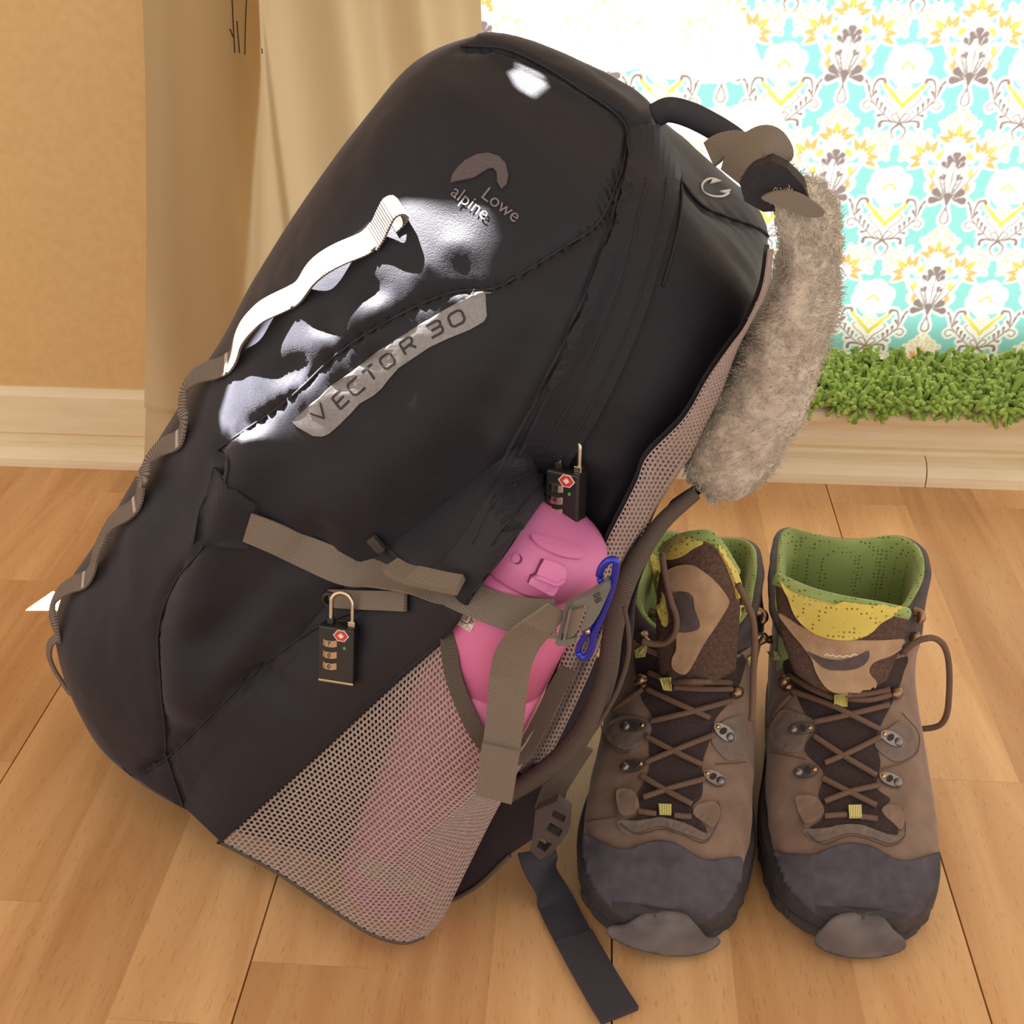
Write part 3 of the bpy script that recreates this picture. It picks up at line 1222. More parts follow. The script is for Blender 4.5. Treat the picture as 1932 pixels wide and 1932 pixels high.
gl_ = spline([(985, 835), (900, 900), (800, 980), (700, 1060), (600, 1160), (500, 1280), (420, 1390), (345, 1520)], 80)
gr_ = spline([(1030, 925), (965, 1030), (895, 1122), (848, 1196), (740, 1290), (600, 1420), (500, 1510), (415, 1587)], 80)
s0_ = Surf(GVd, GF)
wA = (s0_.hit(gl_)[0] - PB) @ PWD
wB = np.minimum(cover_w(flask_off(gr_)) - .004, -.006)
wB[:26] = np.maximum(-.062, np.minimum(wB[:26], -.058))
wB[:10] = np.linspace((s0_.hit(gr_[:1])[0][0] - PB) @ PWD - .004, wB[10], 10)
GG = []
for k in range(20):
    u = k / 19
    GG.append(on_w((1 - u) * gl_ + u * gr_, wA - .0004 + (wB - wA) * sin(u * pi / 2) ** 1.15))
GG.append(GG[-1] + PWD * .004 + PD * .002)
GG.append(GG[-1] + PWD * .03 + PD * .012)
GG = np.array(GG)
gus_f = grid_faces(len(GG), 80)
body_surf = s0_
pk_surf = Surf(np.vstack([GVd, GG.reshape(-1, 3)]), [tuple(f) for f in GF] + [tuple(i + len(GVd) for i in f) for f in gus_f])

m, N, Lk, b = base_mat('black_ripstop', s2l(29, 29, 38), .6, 0, .35, .22)
b.inputs['Sheen Roughness'].default_value = .35
b.inputs['Sheen Tint'].default_value = (.75, .78, 1, 1)
tc = nd(N, 'ShaderNodeTexCoord')
vo = nd(N, 'ShaderNodeTexNoise', Scale=1500., Detail=1.)
Lk.new(tc.outputs['Object'], vo.inputs['Vector'])
n2_ = nd(N, 'ShaderNodeTexNoise', Scale=120., Detail=3.)
Lk.new(tc.outputs['Object'], n2_.inputs['Vector'])
bp = nd(N, 'ShaderNodeBump', Strength=.55, Distance=.0004)
Lk.new(vo.outputs['Fac'], bp.inputs['Height'])
bp2 = nd(N, 'ShaderNodeBump', Strength=.12, Distance=.002)
Lk.new(n2_.outputs['Fac'], bp2.inputs['Height'])
Lk.new(bp.outputs[0], bp2.inputs['Normal'])
Lk.new(bp2.outputs[0], b.inputs['Normal'])
MT['pack'] = m
MT['piping'] = noise_mat('black_seam_tape', s2l(34, 32, 37), s2l(46, 43, 48), 300, .7, .2, .0005)
MT['web'] = weave_mat('grey_webbing', s2l(150, 137, 124), s2l(96, 86, 78), 620., 620.)
MT['chain'] = weave_mat('grey_grosgrain', s2l(150, 138, 130), s2l(92, 82, 76), 560., 0, bump=.9)
MT['bind'] = weave_mat('taupe_binding', s2l(108, 96, 88), s2l(74, 65, 60), 900., 0)
MT['blackweb'] = weave_mat('black_webbing', s2l(76, 73, 82), s2l(52, 50, 58), 620., 620.)
MT['mesh'] = noise_mat('taupe_mesh', s2l(160, 143, 140), s2l(178, 161, 156), 400, .7, .1, .0003)
MT['plastic'] = noise_mat('grey_buckle_plastic', s2l(112, 110, 106), s2l(122, 120, 116), 30, .3, .05, .0005)
MT['darkplastic'] = noise_mat('brown_black_plastic', s2l(66, 60, 64), s2l(74, 68, 70), 60, .45, .05, .0005)
MT['print'] = noise_mat('silver_print', s2l(132, 130, 132), s2l(146, 144, 146), 500, .4, .1, .0003, metal=.15)
MT['ink'] = noise_mat('dark_print', s2l(52, 48, 52), s2l(58, 53, 57), 200, .7, 0)
MT['emb'] = noise_mat('grey_embroidery', s2l(88, 76, 80), s2l(100, 88, 92), 900, .8, .4, .0004)
MT['emb2'] = noise_mat('pale_embroidery', s2l(120, 112, 118), s2l(132, 124, 130), 900, .7, .4, .0004)
MT['embw'] = noise_mat('white_embroidery', s2l(205, 208, 212), s2l(222, 224, 226), 700, .7, .4, .0004)
MT['steel'] = noise_mat('brushed_steel', s2l(205, 190, 165), s2l(222, 206, 182), 80, .22, .05, .0003, metal=1.)
MT['blackpaint'] = noise_mat('black_enamel', s2l(40, 37, 38), s2l(46, 43, 43), 90, .3, .05, .0003, spec=.5)
MT['red'] = noise_mat('red_print', s2l(205, 66, 62), s2l(215, 76, 70), 90, .4, 0)
MT['white'] = noise_mat('white_print', s2l(232, 222, 210), s2l(240, 230, 220), 90, .5, 0)
MT['green'] = noise_mat('green_dot', s2l(58, 170, 58), s2l(66, 184, 66), 90, .4, 0)

pack = thing('backpack', 'black hiking backpack with grey webbing ladder and mesh side pocket, leaning on its back', 'backpack', PB)
# split the shell into its sewn panels
fp = px[GF].mean(1)
fvis = vis[GF].all(1)
ri = GF[:, 0] // NP
dl = ((GVd - PB) @ PD)[GF].mean(1)
ll = ((GVd - PB) @ PL)[GF].mean(1)
frontpoly = FRONT + [(150, 1500), (40, 1300), (40, 1000), (480, 200), (700, 20), (860, 20)]
rearpoly = FLAP + [(800, 1260), (640, 1440), (430, 1640), (800, 1800), (1000, 1700), (1500, 600), (1500, 300), (1300, 100)]
cls = np.where(fvis & inside(fp, frontpoly), 0, np.where(fvis & inside(fp, rearpoly), 2, 1))
hid = ~fvis
cls = np.where(hid, np.where(dl > .21 - .1 * np.clip((ll - .3) / .17, 0, 1), 0, np.where(dl < .085, 2, 1)), cls)
cls = np.where(ri < 7, 3, cls)
for k, nm in enumerate(('front_panel', 'side_panel', 'rear_compartment', 'base_panel')):
    sel = GF[cls == k]
    used, inv = np.unique(sel, return_inverse=True)
    Fc = inv.reshape(sel.shape)
    Fc = [tuple(f) for f in Fc]
    if k == 3:
        Fc.append(tuple(np.searchsorted(used, np.arange(NP)))[::-1])
    if k == cls[-1]:
        Fc.append(tuple(np.searchsorted(used, np.arange((nR - 1) * NP, nR * NP))))
    mesh_obj(nm, GVd[used], Fc, MT['pack'], pack)
    print(nm, len(sel))


mesh_obj('side_gusset', GG.reshape(-1, 3), gus_f, MT['pack'], pack)


def on_pack(px_, n=None, smooth=True):
    q = spline(px_, n) if n else np.asarray(px_, float)
    return pk_surf.hit(q)


def pack_ribbon(name, px_, n, width, thick, mat, lift=0., parent=pack, nsm=6, normal=None):
    P, Nn = on_pack(px_, n)
    Nn = smooth_n(Nn, nsm) if normal is None else np.tile(normal, (len(P), 1))
    lift = np.broadcast_to(np.asarray(lift, float), (len(P),))[:, None]
    P = P + Nn * (thick / 2 + .0006 + lift)
    for _ in range(2):
        P[1:-1] = (P[:-2] + 2 * P[1:-1] + P[2:]) / 4
    return ribbon(name, P, Nn, width, thick, mat, parent)


# seams
for ln in (FRONT[:6], FRONT[5:16], FRONT[15:], LOWS, LOW2, YOKE):
    P, Nn = on_pack(ln, 60)
    tube('seam_piping', P + smooth_n(Nn, 4) * .0006, .0008, MT['piping'], pack, 6)
# storm flap over the main zip
patch('storm_flap', [(1188, 262), (1180, 340), (1140, 485), (1070, 655), (990, 832), (905, 985), (835, 1085), (868, 1118), (900, 1118), (950, 1045), (1010, 955), (1080, 865), (1160, 725), (1225, 565), (1262, 425), (1274, 335), (1252, 262), (1232, 235), (1205, 240)], pk_surf, .0005, .003, MT['pack'], pack, 10, bend=12, smooth=False)
for off in (16, 60):
    ln = [(1262 - off * .8, 345), (1258 - off, 425), (1222 - off, 560), (1157 - off, 715), (1077 - off, 855), (1007 - off, 945), (950 - off * .8, 1030)]
    P, Nn = on_pack(ln, 70)
    tube('flap_stitching', P + Nn * .0036, .0006, MT['piping'], pack, 5)
P, Nn = on_pack([(1284, 335), (1285, 380), (1279, 430), (1268, 480), (1250, 540)], 40)
tube('pocket_zip', P + Nn * .0004, .0009, MT['piping'], pack, 6)
# zip
zp, zn = on_pack([(1176, 300), (1150, 430), (1080, 610), (1000, 775), (930, 905), (870, 1005), (800, 1075), (715, 1025)], 90)
tube('zip_coil', zp - zn * .0008, .0016, MT['piping'], pack, 6)
P, Nn = on_pack([(706, 1012), (722, 1030)], 4)
box('zip_slider', P.mean(0) + Nn[0] * .003, unit(P[-1] - P[0]), unit(np.cross(Nn[0], P[-1] - P[0])), Nn[0], .005, .003, .002, MT['darkplastic'], pack)
# side label
q4 = lambda a: [(540 + x / 4.6, 520 + y / 4.6) for x, y in a]
lab = patch('printed_label', q4([(60, 1265), (200, 1130), (400, 950), (500, 880), (640, 780), (800, 650), (960, 555), (1150, 430), (1400, 285), (1650, 150), (1705, 124), (1733, 150), (1745, 350), (1720, 400), (1600, 470), (1400, 550), (1250, 620), (1100, 720), (980, 800), (900, 890), (830, 980), (760, 1040), (640, 1110), (560, 1200), (470, 1290), (380, 1370), (320, 1395), (240, 1390), (100, 1310)]), pk_surf, .0003, .0005, MT['print'], pack, 8)
GL = {'V': [[(-.5, .5), (0, -.5), (.5, .5)]], 'E': [[(.5, .5), (-.5, .5), (-.5, -.5), (.5, -.5)], [(-.5, 0), (.4, 0)]],
      'C': [[(.5, .5), (-.3, .5), (-.5, .3), (-.5, -.3), (-.3, -.5), (.5, -.5)]], 'T': [[(-.5, .5), (.5, .5)], [(0, .5), (0, -.5)]],
      'O': [[(-.3, .5), (.3, .5), (.5, .3), (.5, -.3), (.3, -.5), (-.3, -.5), (-.5, -.3), (-.5, .3), (-.3, .5)]],
      'R': [[(-.5, -.5), (-.5, .5), (.35, .5), (.5, .35), (.5, .1), (.35, -.05), (-.5, -.05)], [(.1, -.05), (.5, -.5)]],
      '3': [[(-.5, .5), (.35, .5), (.5, .35), (.5, .12), (.38, 0), (-.3, 0)], [(.38, 0), (.5, -.12), (.5, -.35), (.35, -.5), (-.5, -.5)]]}
GL['0'] = GL['O']
lines = []
for ch, cx, cy, ang, w_, h_ in (('V', 300, 1190, 46, 125, 130), ('E', 480, 1075, 44, 105, 128), ('C', 612, 962, 42, 120, 128), ('T', 742, 852, 40, 110, 122),
                                ('O', 888, 738, 38, 115, 118), ('R', 1062, 605, 36, 110, 115), ('3', 1300, 460, 29, 120, 118), ('0', 1483, 372, 27, 130, 118)):
    a = radians(ang)
    ux_, uy_ = (cos(a), -sin(a)), (-sin(a) * .92 + .05, -cos(a))
    for st in GL[ch]:
        lines.append(q4([(cx + x * w_ * ux_[0] + y * h_ * uy_[0], cy + x * w_ * ux_[1] + y * h_ * uy_[1]) for x, y in st]))
strokes_geo(lines, pk_surf, .0010, .0002, 4.6, n_per=4).obj('lettering', MT['ink'], lab, smooth=False)


# emblem and its words
def text_px(txt, origin, ang, size, sx=1.):
    """outline faces of a line of type, as pixels in the photograph"""
    cu_ = bpy.data.curves.new('t', 'FONT')
    cu_.body = txt
    cu_.size = 1
    cu_.resolution_u = 3
    ob = bpy.data.objects.new('t', cu_)
    COL.objects.link(ob)
    dg = bpy.context.evaluated_depsgraph_get()
    me = bpy.data.meshes.new_from_object(ob.evaluated_get(dg))
    V = np.array([tuple(v.co[:2]) for v in me.vertices]) if len(me.vertices) else np.zeros((0, 2))
    Fc = [tuple(p.vertices) for p in me.polygons]
    bpy.data.objects.remove(ob)
    bpy.data.meshes.remove(me)
    a = radians(ang)
    X, Y = V[:, 0] * size * sx, V[:, 1] * size
    return np.stack([origin[0] + X * cos(a) + Y * sin(a), origin[1] + X * sin(a) - Y * cos(a)], -1), Fc


def text_on(surf, txt, origin, ang, size, off, sx=1.):
    V2, Fc = text_px(txt, origin, ang, size, sx)
    if not len(V2):
        return np.zeros((0, 3)), []
    P, Nn = surf.hit(V2)
    V = P + Nn * off
    out = []
    for f in Fc:
        a, b_, c = V[list(f)[:3]]
        out.append(f if np.cross(b_ - a, c - a) @ (CAM - a) > 0 else f[::-1])
    return V, out


q2 = lambda a: [(640 + x / 2.927, y / 2.927) for x, y in a]
emb = patch('emblem', q2([(618, 1012), (628, 968), (660, 925), (700, 888), (760, 858), (820, 849), (880, 866), (918, 905), (933, 970), (924, 1020), (896, 1046), (872, 1005), (870, 955), (850, 930), (822, 934), (778, 962), (740, 985), (690, 995), (650, 1003)]), pk_surf, .0003, .0008, MT['emb'], pack, 5)
g = Geo()
g.add(*text_on(pk_surf, 'Lowe', q2([(778, 1090)])[0], 37, 37, .0008))
g.add(*text_on(pk_surf, 'alpine', q2([(612, 1075)])[0], 37, 35, .0008))
g.obj('lettering', MT['emb2'], emb, smooth=False)
q8 = lambda a: [(1200 + x / 4.6, 180 + y / 4.6) for x, y in a]
g = strokes_geo([q8(spline([(700, 738), (640, 728), (585, 755), (563, 800), (585, 845), (640, 875), (700, 885), (760, 878), (800, 852)], 40))], pk_surf, .0006, .0006, 4.2, n_per=4)
for tri in ([(638, 770), (660, 728), (735, 748)], [(722, 838), (815, 822), (795, 862)]):
    V, Fc, U = patch_geo(q8(tri), pk_surf, .0004, .0006, 6)
    g.add(V, Fc, U)
g.obj('hose_symbol', MT['embw'], pack, smooth=False)

# ---- webbing ladder down the front
q1 = lambda a: [(x / 2.0125, y / 2.0125) for x, y in a]
q3 = lambda a: [(x / 3.716, 700 + y / 3.716) for x, y in a]
chain_px = q1([(1440, 880), (1400, 925), (1310, 985), (1230, 1045), (1160, 1105), (1100, 1140), (1040, 1185), (1000, 1235), (950, 1295), (900, 1360), (850, 1400), (795, 1430), (755, 1480), (738, 1545), (722, 1610), (690, 1670), (640, 1702), (607, 1760), (590, 1830)]) + \
    q3([(1065, 740), (1050, 800), (1000, 900), (930, 990), (872, 1040), (832, 1105), (800, 1195), (745, 1295), (690, 1390), (615, 1468), (548, 1505), (485, 1580), (446, 1680), (428, 1790), (420, 1890)])
nC = 330
cp = spline(chain_px, nC)
P, Nn = pk_surf.hit(cp)
Nn = smooth_n(Nn, 20)
s_ = np.concatenate([[0], np.cumsum(np.linalg.norm(np.diff(cp, axis=0), axis=1))])
tk = [np.argmin(np.linalg.norm(cp - np.array(t), axis=1)) for t in ((704, 457), (556, 560), (438, 688), (345, 830), (262, 955), (165, 1095), (112, 1205))]
lift = np.zeros(nC)
for a, b_ in zip(tk[:-1], tk[1:]):
    u_ = np.clip((np.arange(nC) - a) / (b_ - a), 0, 1)
    lift += .0065 * np.sin(pi * u_) ** 1.5 * ((np.arange(nC) >= a) & (np.arange(nC) <= b_))
Pl = P + Nn * (lift + .0016)[:, None]
for _ in range(3):
    Pl[1:-1] = (Pl[:-2] + 2 * Pl[1:-1] + Pl[2:]) / 4
ladder = ribbon('webbing_ladder', Pl, Nn, .0125, .0014, MT['chain'], pack)
MT['tack'] = noise_mat('pale_tack_thread', s2l(176, 166, 160), s2l(196, 186, 180), 900, .8, .4, .0004)
for k in tk[:-1]:
    t_ = unit(Pl[k + 1] - Pl[k - 1])
    box('bar_tack', Pl[k] + Nn[k] * .0009, t_, np.cross(Nn[k], t_), Nn[k], .0016, .0058, .0006, MT['tack'], ladder, 0)
# loop at its top
P, Nn = pk_surf.hit([(704, 457), (766, 398)])
n0_ = unit(Nn.mean(0))
t0_ = P[1] - P[0]
ln_ = np.linalg.norm(t0_)
t0_ = t0_ / ln_
prof = spline([(0, .0016), (.30, .004), (.62, .008), (.88, .0105), (1.02, .0085), (1.03, .0045), (.92, .002), (.75, .0012), (.6, .0012)], 44)
P = P[0] + np.outer(prof[:, 0] * ln_, t0_) + np.outer(prof[:, 1], n0_)
wd_ = np.cross(t0_, n0_)
ribbon('pull_loop', P, np.cross(np.tile(wd_, (44, 1)), unit(np.gradient(P, axis=0))), .0125, .0014, MT['chain'], ladder)
# free end at its foot
fe = [(110, 1200), (95, 1215), (93, 1238), (102, 1262), (118, 1288), (134, 1312)]
w_end = (Pl[-1] - PB) @ PWD
P = on_w(spline(fe, 24), np.linspace(w_end - .002, w_end + .012, 24))
ribbon('webbing_end', P, unit(np.array([-.5, -.8, .3])), .0055, .0014, MT['chain'], ladder)

# ---- compression strap, anchor tab and tail
patch('strap_anchor', [(410, 880), (495, 950), (470, 1030), (372, 1026), (385, 960)], pk_surf, .0012, .0022, MT['pack'], pack, 8, relax=5)
st_px = [(470, 990), (520, 1010), (560, 1028), (610, 1050), (660, 1068), (720, 1082), (780, 1096), (840, 1112)]
P1, N1 = on_pack(st_px, 50)
N1 = smooth_n(N1, 12)
P1 = P1 + N1 * .003
P2 = on_w(spline([(840, 1112), (900, 1136), (960, 1156), (1010, 1165), (1048, 1168)], 34), np.linspace(float((P1[-1] - PB) @ PWD), -.063, 34))
P = np.vstack([P1, P2[1:]])
nn = len(P)
twist = np.interp(np.arange(nn), [0, 15, 45, 60, nn - 1], [0, .2, .95, .75, .35])
Nn = smooth_n(np.vstack([N1, np.tile(-PWD, (33, 1))]), 14)
T_ = unit(np.gradient(P, axis=0))
Nt = unit(Nn * np.cos(twist)[:, None] + np.cross(T_, Nn) * -np.sin(twist)[:, None])
strap = ribbon('compression_strap', P, Nt, np.interp(np.arange(nn), [0, 38, 46, 60, nn - 1], [.0195, .0195, .0150, .0165, .0195]), .0014, MT['web'], pack)
for _ in range(1):
    Q1 = on_w(spline([(738, 1068), (765, 1082), (800, 1090), (835, 1098), (868, 1104)], 24), np.interp(np.arange(24), [0, 8, 23], [-.048, -.060, -.066]))
    ribbon('folded_end', Q1, unit(np.array([.1, -.4, .9])), .010, .004, MT['web'], strap)
tail_px = [(1052, 1148), (1026, 1173), (992, 1203), (971, 1236), (961, 1275), (955, 1335), (946, 1412), (933, 1502)]
tl = spline(tail_px, 60)
P = on_w(tl, np.interp(np.arange(60), [0, 8, 25, 59], [-.066, -.071, -.066, -.068]))
tw_ = np.interp(np.arange(60), [0, 12, 26, 59], [-.9, -.5, 0, .05])
T_ = unit(np.gradient(P, axis=0))
vdir = unit(CAM - P)
n0 = unit(-PWD * .8 + vdir * .4)
n0 = unit(n0 - (n0 * T_).sum(1, keepdims=True) * T_)
Nt = unit(n0 * np.cos(tw_)[:, None] + np.cross(T_, n0) * np.sin(tw_)[:, None])
tail = ribbon('strap_tail', P, Nt, .0195, .0014, MT['web'], pack)
ribbon('folded_end', P[44:] + Nt[44:] * .0018, Nt[44:], .0198, .0022, MT['web'], tail)

# ---- side release buckle
q6 = lambda a: [(820 + x / 4.83, 960 + y / 4.83) for x, y in a]


def plate(name, poly, w0, th, mat, parent, holes=(), w1=None):
    """flat moulded plate lying in the pack's width plane, with slots"""
    poly = np.asarray(poly, float)
    allp = [poly] + [np.asarray(h_, float) for h_ in holes]
    pts = np.vstack(allp)
    ed, k = [], 0
    for a in allp:
        ed += [(k + i, k + (i + 1) % len(a)) for i in range(len(a))]
        k += len(a)
    r = delaunay_2d_cdt([Vector(p) for p in pts], ed, [], 0, 1e-4)
    v2 = np.array([tuple(v) for v in r[0]])
    fc = [tuple(f) for f in r[2]]
    c_ = np.array([v2[list(f)].mean(0) for f in fc])
    k = inside(c_, poly)
    for h_ in holes:
        k &= ~inside(c_, h_)
    fc = [f for f, q in zip(fc, k) if q]
    w_ = w0 if w1 is None else w0 + (w1 - w0) * (v2[:, 0] - v2[:, 0].min()) / np.ptp(v2[:, 0])
    A = on_w(v2, w_)
    Bk = A + PWD * th
    a, b_, c = A[list(fc[0])]
    if np.cross(b_ - a, c - a) @ (CAM - a) < 0:
        fc = [f[::-1] for f in fc]
    n = len(v2)
    es = {(f[i], f[(i + 1) % 3]) for f in fc for i in range(3)}
    Fc = fc + [tuple(i + n for i in f[::-1]) for f in fc] + [(a + n, b_ + n, b_, a) for a, b_ in es if (b_, a) not in es]
    o = mesh_obj(name, np.vstack([A, Bk]), Fc, mat, parent, smooth=False)
    return o


bk = plate('side_buckle', q6([(1180, 900), (1260, 850), (1400, 790), (1500, 720), (1560, 665), (1600, 680), (1602, 730), (1560, 830), (1500, 960), (1450, 1040), (1400, 1090), (1330, 1110), (1285, 1150), (1280, 1215), (1240, 1245), (1120, 1250), (1095, 1225), (1130, 1120), (1165, 990)]), -.064, .006, MT['plastic'], pack,
           holes=[q6([(1215, 925), (1380, 880), (1375, 960), (1330, 1080), (1290, 1170), (1150, 1200), (1180, 1080)])], w1=-.056)
plate('cross_bar', q6([(1228, 915), (1250, 905), (1190, 1210), (1160, 1215)]), -.0655, .004, MT['plastic'], bk)
plate('webbing_in_buckle', q6([(1250, 925), (1360, 905), (1350, 980), (1300, 1120), (1270, 1160), (1205, 1185)]), -.0625, .002, MT['web'], bk)
for a_ in ((1455, 800), (1470, 845)):
    P = on_w(np.array(q6([a_, (a_[0] + 45, a_[1] - 25)])), -.0625)
    tube('finger_grip', lerp_line(P, 4), .0011, MT['darkplastic'], bk, 6)

# ---- webbing tab that carries the luggage lock
tb = pack_ribbon('lock_tab', [(628, 1127), (660, 1131), (700, 1133), (740, 1134), (773, 1135)], 30, .0105, .002, MT['web'], lift=.001)
P, Nn = on_pack([(628, 1127)], None)
tube('eyelet', P[0] + Nn[0] * .003 + .0045 * np.array([np.cos(a) * PD + np.sin(a) * PL for a in np.linspace(0, 2 * pi, 18, endpoint=False)]), .0013, MT['blackpaint'], pack, 8, closed=True)


# ---- stretch mesh pocket as a real net
def net(name, Gd, hole, mat, parent, thick=.0008, hexa=True):
    """Gd (nu,nv,3) grid; each cell becomes a ring of mesh around an open hole"""
    nu, nv = Gd.shape[:2]
    V, Fc = [], []
    k = 0
    ang = np.linspace(0, 2 * pi, 6, endpoint=False) + pi / 6
    for i in range(nu - 1):
        for j in range(nv - 1):
            sh = .5 if (i % 2 and hexa) else 0.
            jj = min(j + sh, nv - 2)

            def at(a, b_):
                y = jj + b_
                y0 = int(min(floor(y), nv - 2))
                fy = y - y0
                x = i + a
                x0 = int(min(floor(x), nu - 2))
                fx = x - x0
                return (Gd[x0, y0] * (1 - fy) + Gd[x0, y0 + 1] * fy) * (1 - fx) + (Gd[x0 + 1, y0] * (1 - fy) + Gd[x0 + 1, y0 + 1] * fy) * fx
            outer = [at(0, 0), at(0, 1), at(.5, 1), at(1, 1), at(1, 0), at(.5, 0)]
            cx_ = at(.5, .5)
            inner = [cx_ + (o_ - cx_) * h for o_, h in zip(outer, (hole * .86, hole * .86, hole, hole * .86, hole * .86, hole))]
            V += outer + inner
            for a in range(6):
                Fc.append((k + a, k + (a + 1) % 6, k + 6 + (a + 1) % 6, k + 6 + a))
            k += 12
    o = mesh_obj(name, V, Fc, mat, parent, smooth=False)
    md = o.modifiers.new('thick', 'SOLIDIFY')
    md.thickness = thick
    md.offset = 0
    return o


left = spline([(846, 1196), (740, 1290), (600, 1420), (500, 1510), (413, 1588)], 60)
right = spline([(1072, 1262), (1030, 1350), (985, 1440), (930, 1540), (880, 1640), (835, 1730), (800, 1768)], 60)
hemL = spline([(846, 1196), (855, 1270), (880, 1340), (912, 1400), (950, 1436), (985, 1420), (1020, 1360), (1050, 1300), (1072, 1262)], 60)
botE = spline([(413, 1588), (520, 1645), (620, 1712), (700, 1762), (760, 1779), (800, 1768)], 60)
nu, nv = 46, 62                                          # around / along
U_, V_ = np.linspace(0, 1, nu), np.linspace(0, 1, nv)
hem = spline([(846, 1196), (855, 1270), (880, 1340), (912, 1400), (950, 1436), (985, 1420), (1020, 1360), (1050, 1300), (1072, 1262)], nu)
bot = spline(botE, nu)
lf, rt = spline(left, nv), spline(right, nv)
PXg = np.zeros((nu, nv, 2))
for a, u in enumerate(U_):
    for c, v in enumerate(V_):
        PXg[a, c] = (1 - u) * lf[c] + u * rt[c] + (1 - v) * hem[a] + v * bot[a] - ((1 - u) * (1 - v) * lf[0] + u * (1 - v) * rt[0] + (1 - u) * v * lf[-1] + u * v * rt[-1])


offg = flask_off(PXg.reshape(-1, 2))
Wb = cover_w(offg)
Wb = Wb.reshape(nu, nv)
NG = on_w(PXg.reshape(-1, 2), Wb.ravel()).reshape(nu, nv, 3)
low = NG[..., 2] < .002
NG[..., 2] = np.maximum(NG[..., 2], .002)
pocket = net('mesh_pocket', NG, .74, MT['mesh'], pack)
hp = NG[:, 0]
ribbon('pocket_hem', hp + unit(CAM - hp) * .0008, unit(np.tile(-PWD * .9, (nu, 1)) + unit(CAM - hp) * .3), .009, .0018, MT['bind'], pocket)
tube('pocket_edge', NG[:, -1] + np.array([0, 0, .0005]), .0015, MT['bind'], pocket, 7)
tube('pocket_edge', NG[0] - PWD * .0012, .0012, MT['piping'], pocket, 6)

# ---- padded back: spacer mesh edge
bl = spline([(1449, 470), (1437, 545), (1408, 612), (1377, 654), (1335, 714), (1290, 790), (1222, 860), (1203, 905), (1180, 952), (1150, 1010), (1128, 1062), (1110, 1110), (1085, 1175), (1062, 1235), (1030, 1320), (1000, 1400), (975, 1450)], 120)
br = spline([(1458, 470), (1448, 545), (1414, 612), (1389, 662), (1358, 745), (1327, 807), (1298, 865), (1244, 948), (1223, 993), (1192, 1050), (1172, 1110), (1148, 1175), (1120, 1250), (1080, 1340), (1040, 1420), (1000, 1480)], 120)
nb = 9
BG = np.zeros((nb, 120, 3))
for a in range(nb):
    u = a / (nb - 1)
    q = (1 - u) * bl + u * br
    BG[a] = on_w(q, -.006 + .045 * u ** 1.6 + .004 * np.sin(u * pi) * -1)
net('back_mesh', BG, .62, MT['mesh'], pack)
g = Geo()
sh_ = BG + PWD * .004 + PD * .002
g.add(sh_.reshape(-1, 3), grid_faces(nb, 120))
g.obj('back_padding', MT['piping'], pack)

# ---- shoulder strap, hip fin and hanging webbing
def strip(name, L_, R_, wl, wr, th, mat, parent, n=60, puffy=.0):
    """padded strip between two traced edges lying at given widths of the pack"""
    a, b_ = spline(L_, n), spline(R_, n)
    wl, wr = np.interp(np.linspace(0, 1, n), np.linspace(0, 1, len(wl)), wl), np.interp(np.linspace(0, 1, n), np.linspace(0, 1, len(wr)), wr)
    cols = 9
    A = []
    for k in range(cols):
        u = k / (cols - 1)
        A.append(on_w((1 - u) * a + u * b_, (1 - u) * wl + u * wr) - PWD * puffy * sin(pi * u))
    for k in range(cols)[::-1]:
        u = k / (cols - 1)
        A.append(on_w((1 - u) * a + u * b_, (1 - u) * wl + u * wr) + PWD * (th + puffy * sin(pi * u)))
    A = np.stack(A, 1)
    m_ = 2 * cols
    Fc = grid_faces(n, m_, wrap_v=True)
    Fc += [tuple(range(m_))[::-1], tuple((n - 1) * m_ + k for k in range(m_))]
    s_ = np.concatenate([[0], np.cumsum(np.linalg.norm(np.diff(A[:, 0], axis=0), axis=1))])
    U = np.stack([np.repeat(s_, m_), np.tile(np.linspace(0, .05, m_), n)], -1)
    return mesh_obj(name, A.reshape(-1, 3), Fc, mat, parent, uv=U), A[:, 0], A[:, cols - 1]


sh, eL, eR = strip('shoulder_strap', [(1262, 960), (1215, 1030), (1178, 1110), (1152, 1190), (1140, 1270), (1105, 1355), (1060, 1425)],
                   [(1338, 915), (1270, 985), (1222, 1060), (1196, 1140), (1188, 1225), (1160, 1310), (1095, 1420)], [.055, .03, .02, .01, 0], [.055, .03, .015, .005, -.005], .010, MT['piping'], pack, puffy=.002)
q = spline([(1312, 930), (1250, 985), (1200, 1060), (1170, 1130), (1155, 1200), (1145, 1270), (1118, 1345), (1075, 1412), (1020, 1460), (955, 1500)], 80)
P = on_w(q, np.interp(np.arange(80), [0, 25, 50, 79], [.045, .012, -.004, -.014]))
tube('strap_binding', P, np.interp(np.arange(80), [0, 20, 60, 79], [.004, .0055, .0065, .0055]), MT['bind'], sh, 10)
q = spline([(1178, 1145), (1186, 1195), (1184, 1245), (1162, 1310), (1125, 1372), (1095, 1410)], 50)
P = on_w(q, -.008)
tube('strap_piping', P, .0013, MT['bind'], sh, 6)
q = spline([(1098, 1405), (1072, 1445), (1045, 1490), (1030, 1530)], 30)
ribbon('strap_webbing', on_w(q, -.012), -PWD, .014, .0018, MT['bind'], sh)
P = on_w(spline([(1125, 1240), (1095, 1300), (1060, 1380), (1020, 1450)], 30), .05)
ribbon('stay_webbing', P, unit(-PWD + np.array([.3, 0, .3])), .020, .0018, MT['blackweb'], pack)
fin = plate('hip_fin', [(905, 1568), (950, 1500), (1035, 1468), (1072, 1480), (1062, 1520), (1010, 1580), (962, 1612), (905, 1668), (865, 1692), (838, 1706), (858, 1650)], -.012, .02, MT['pack'], pack)
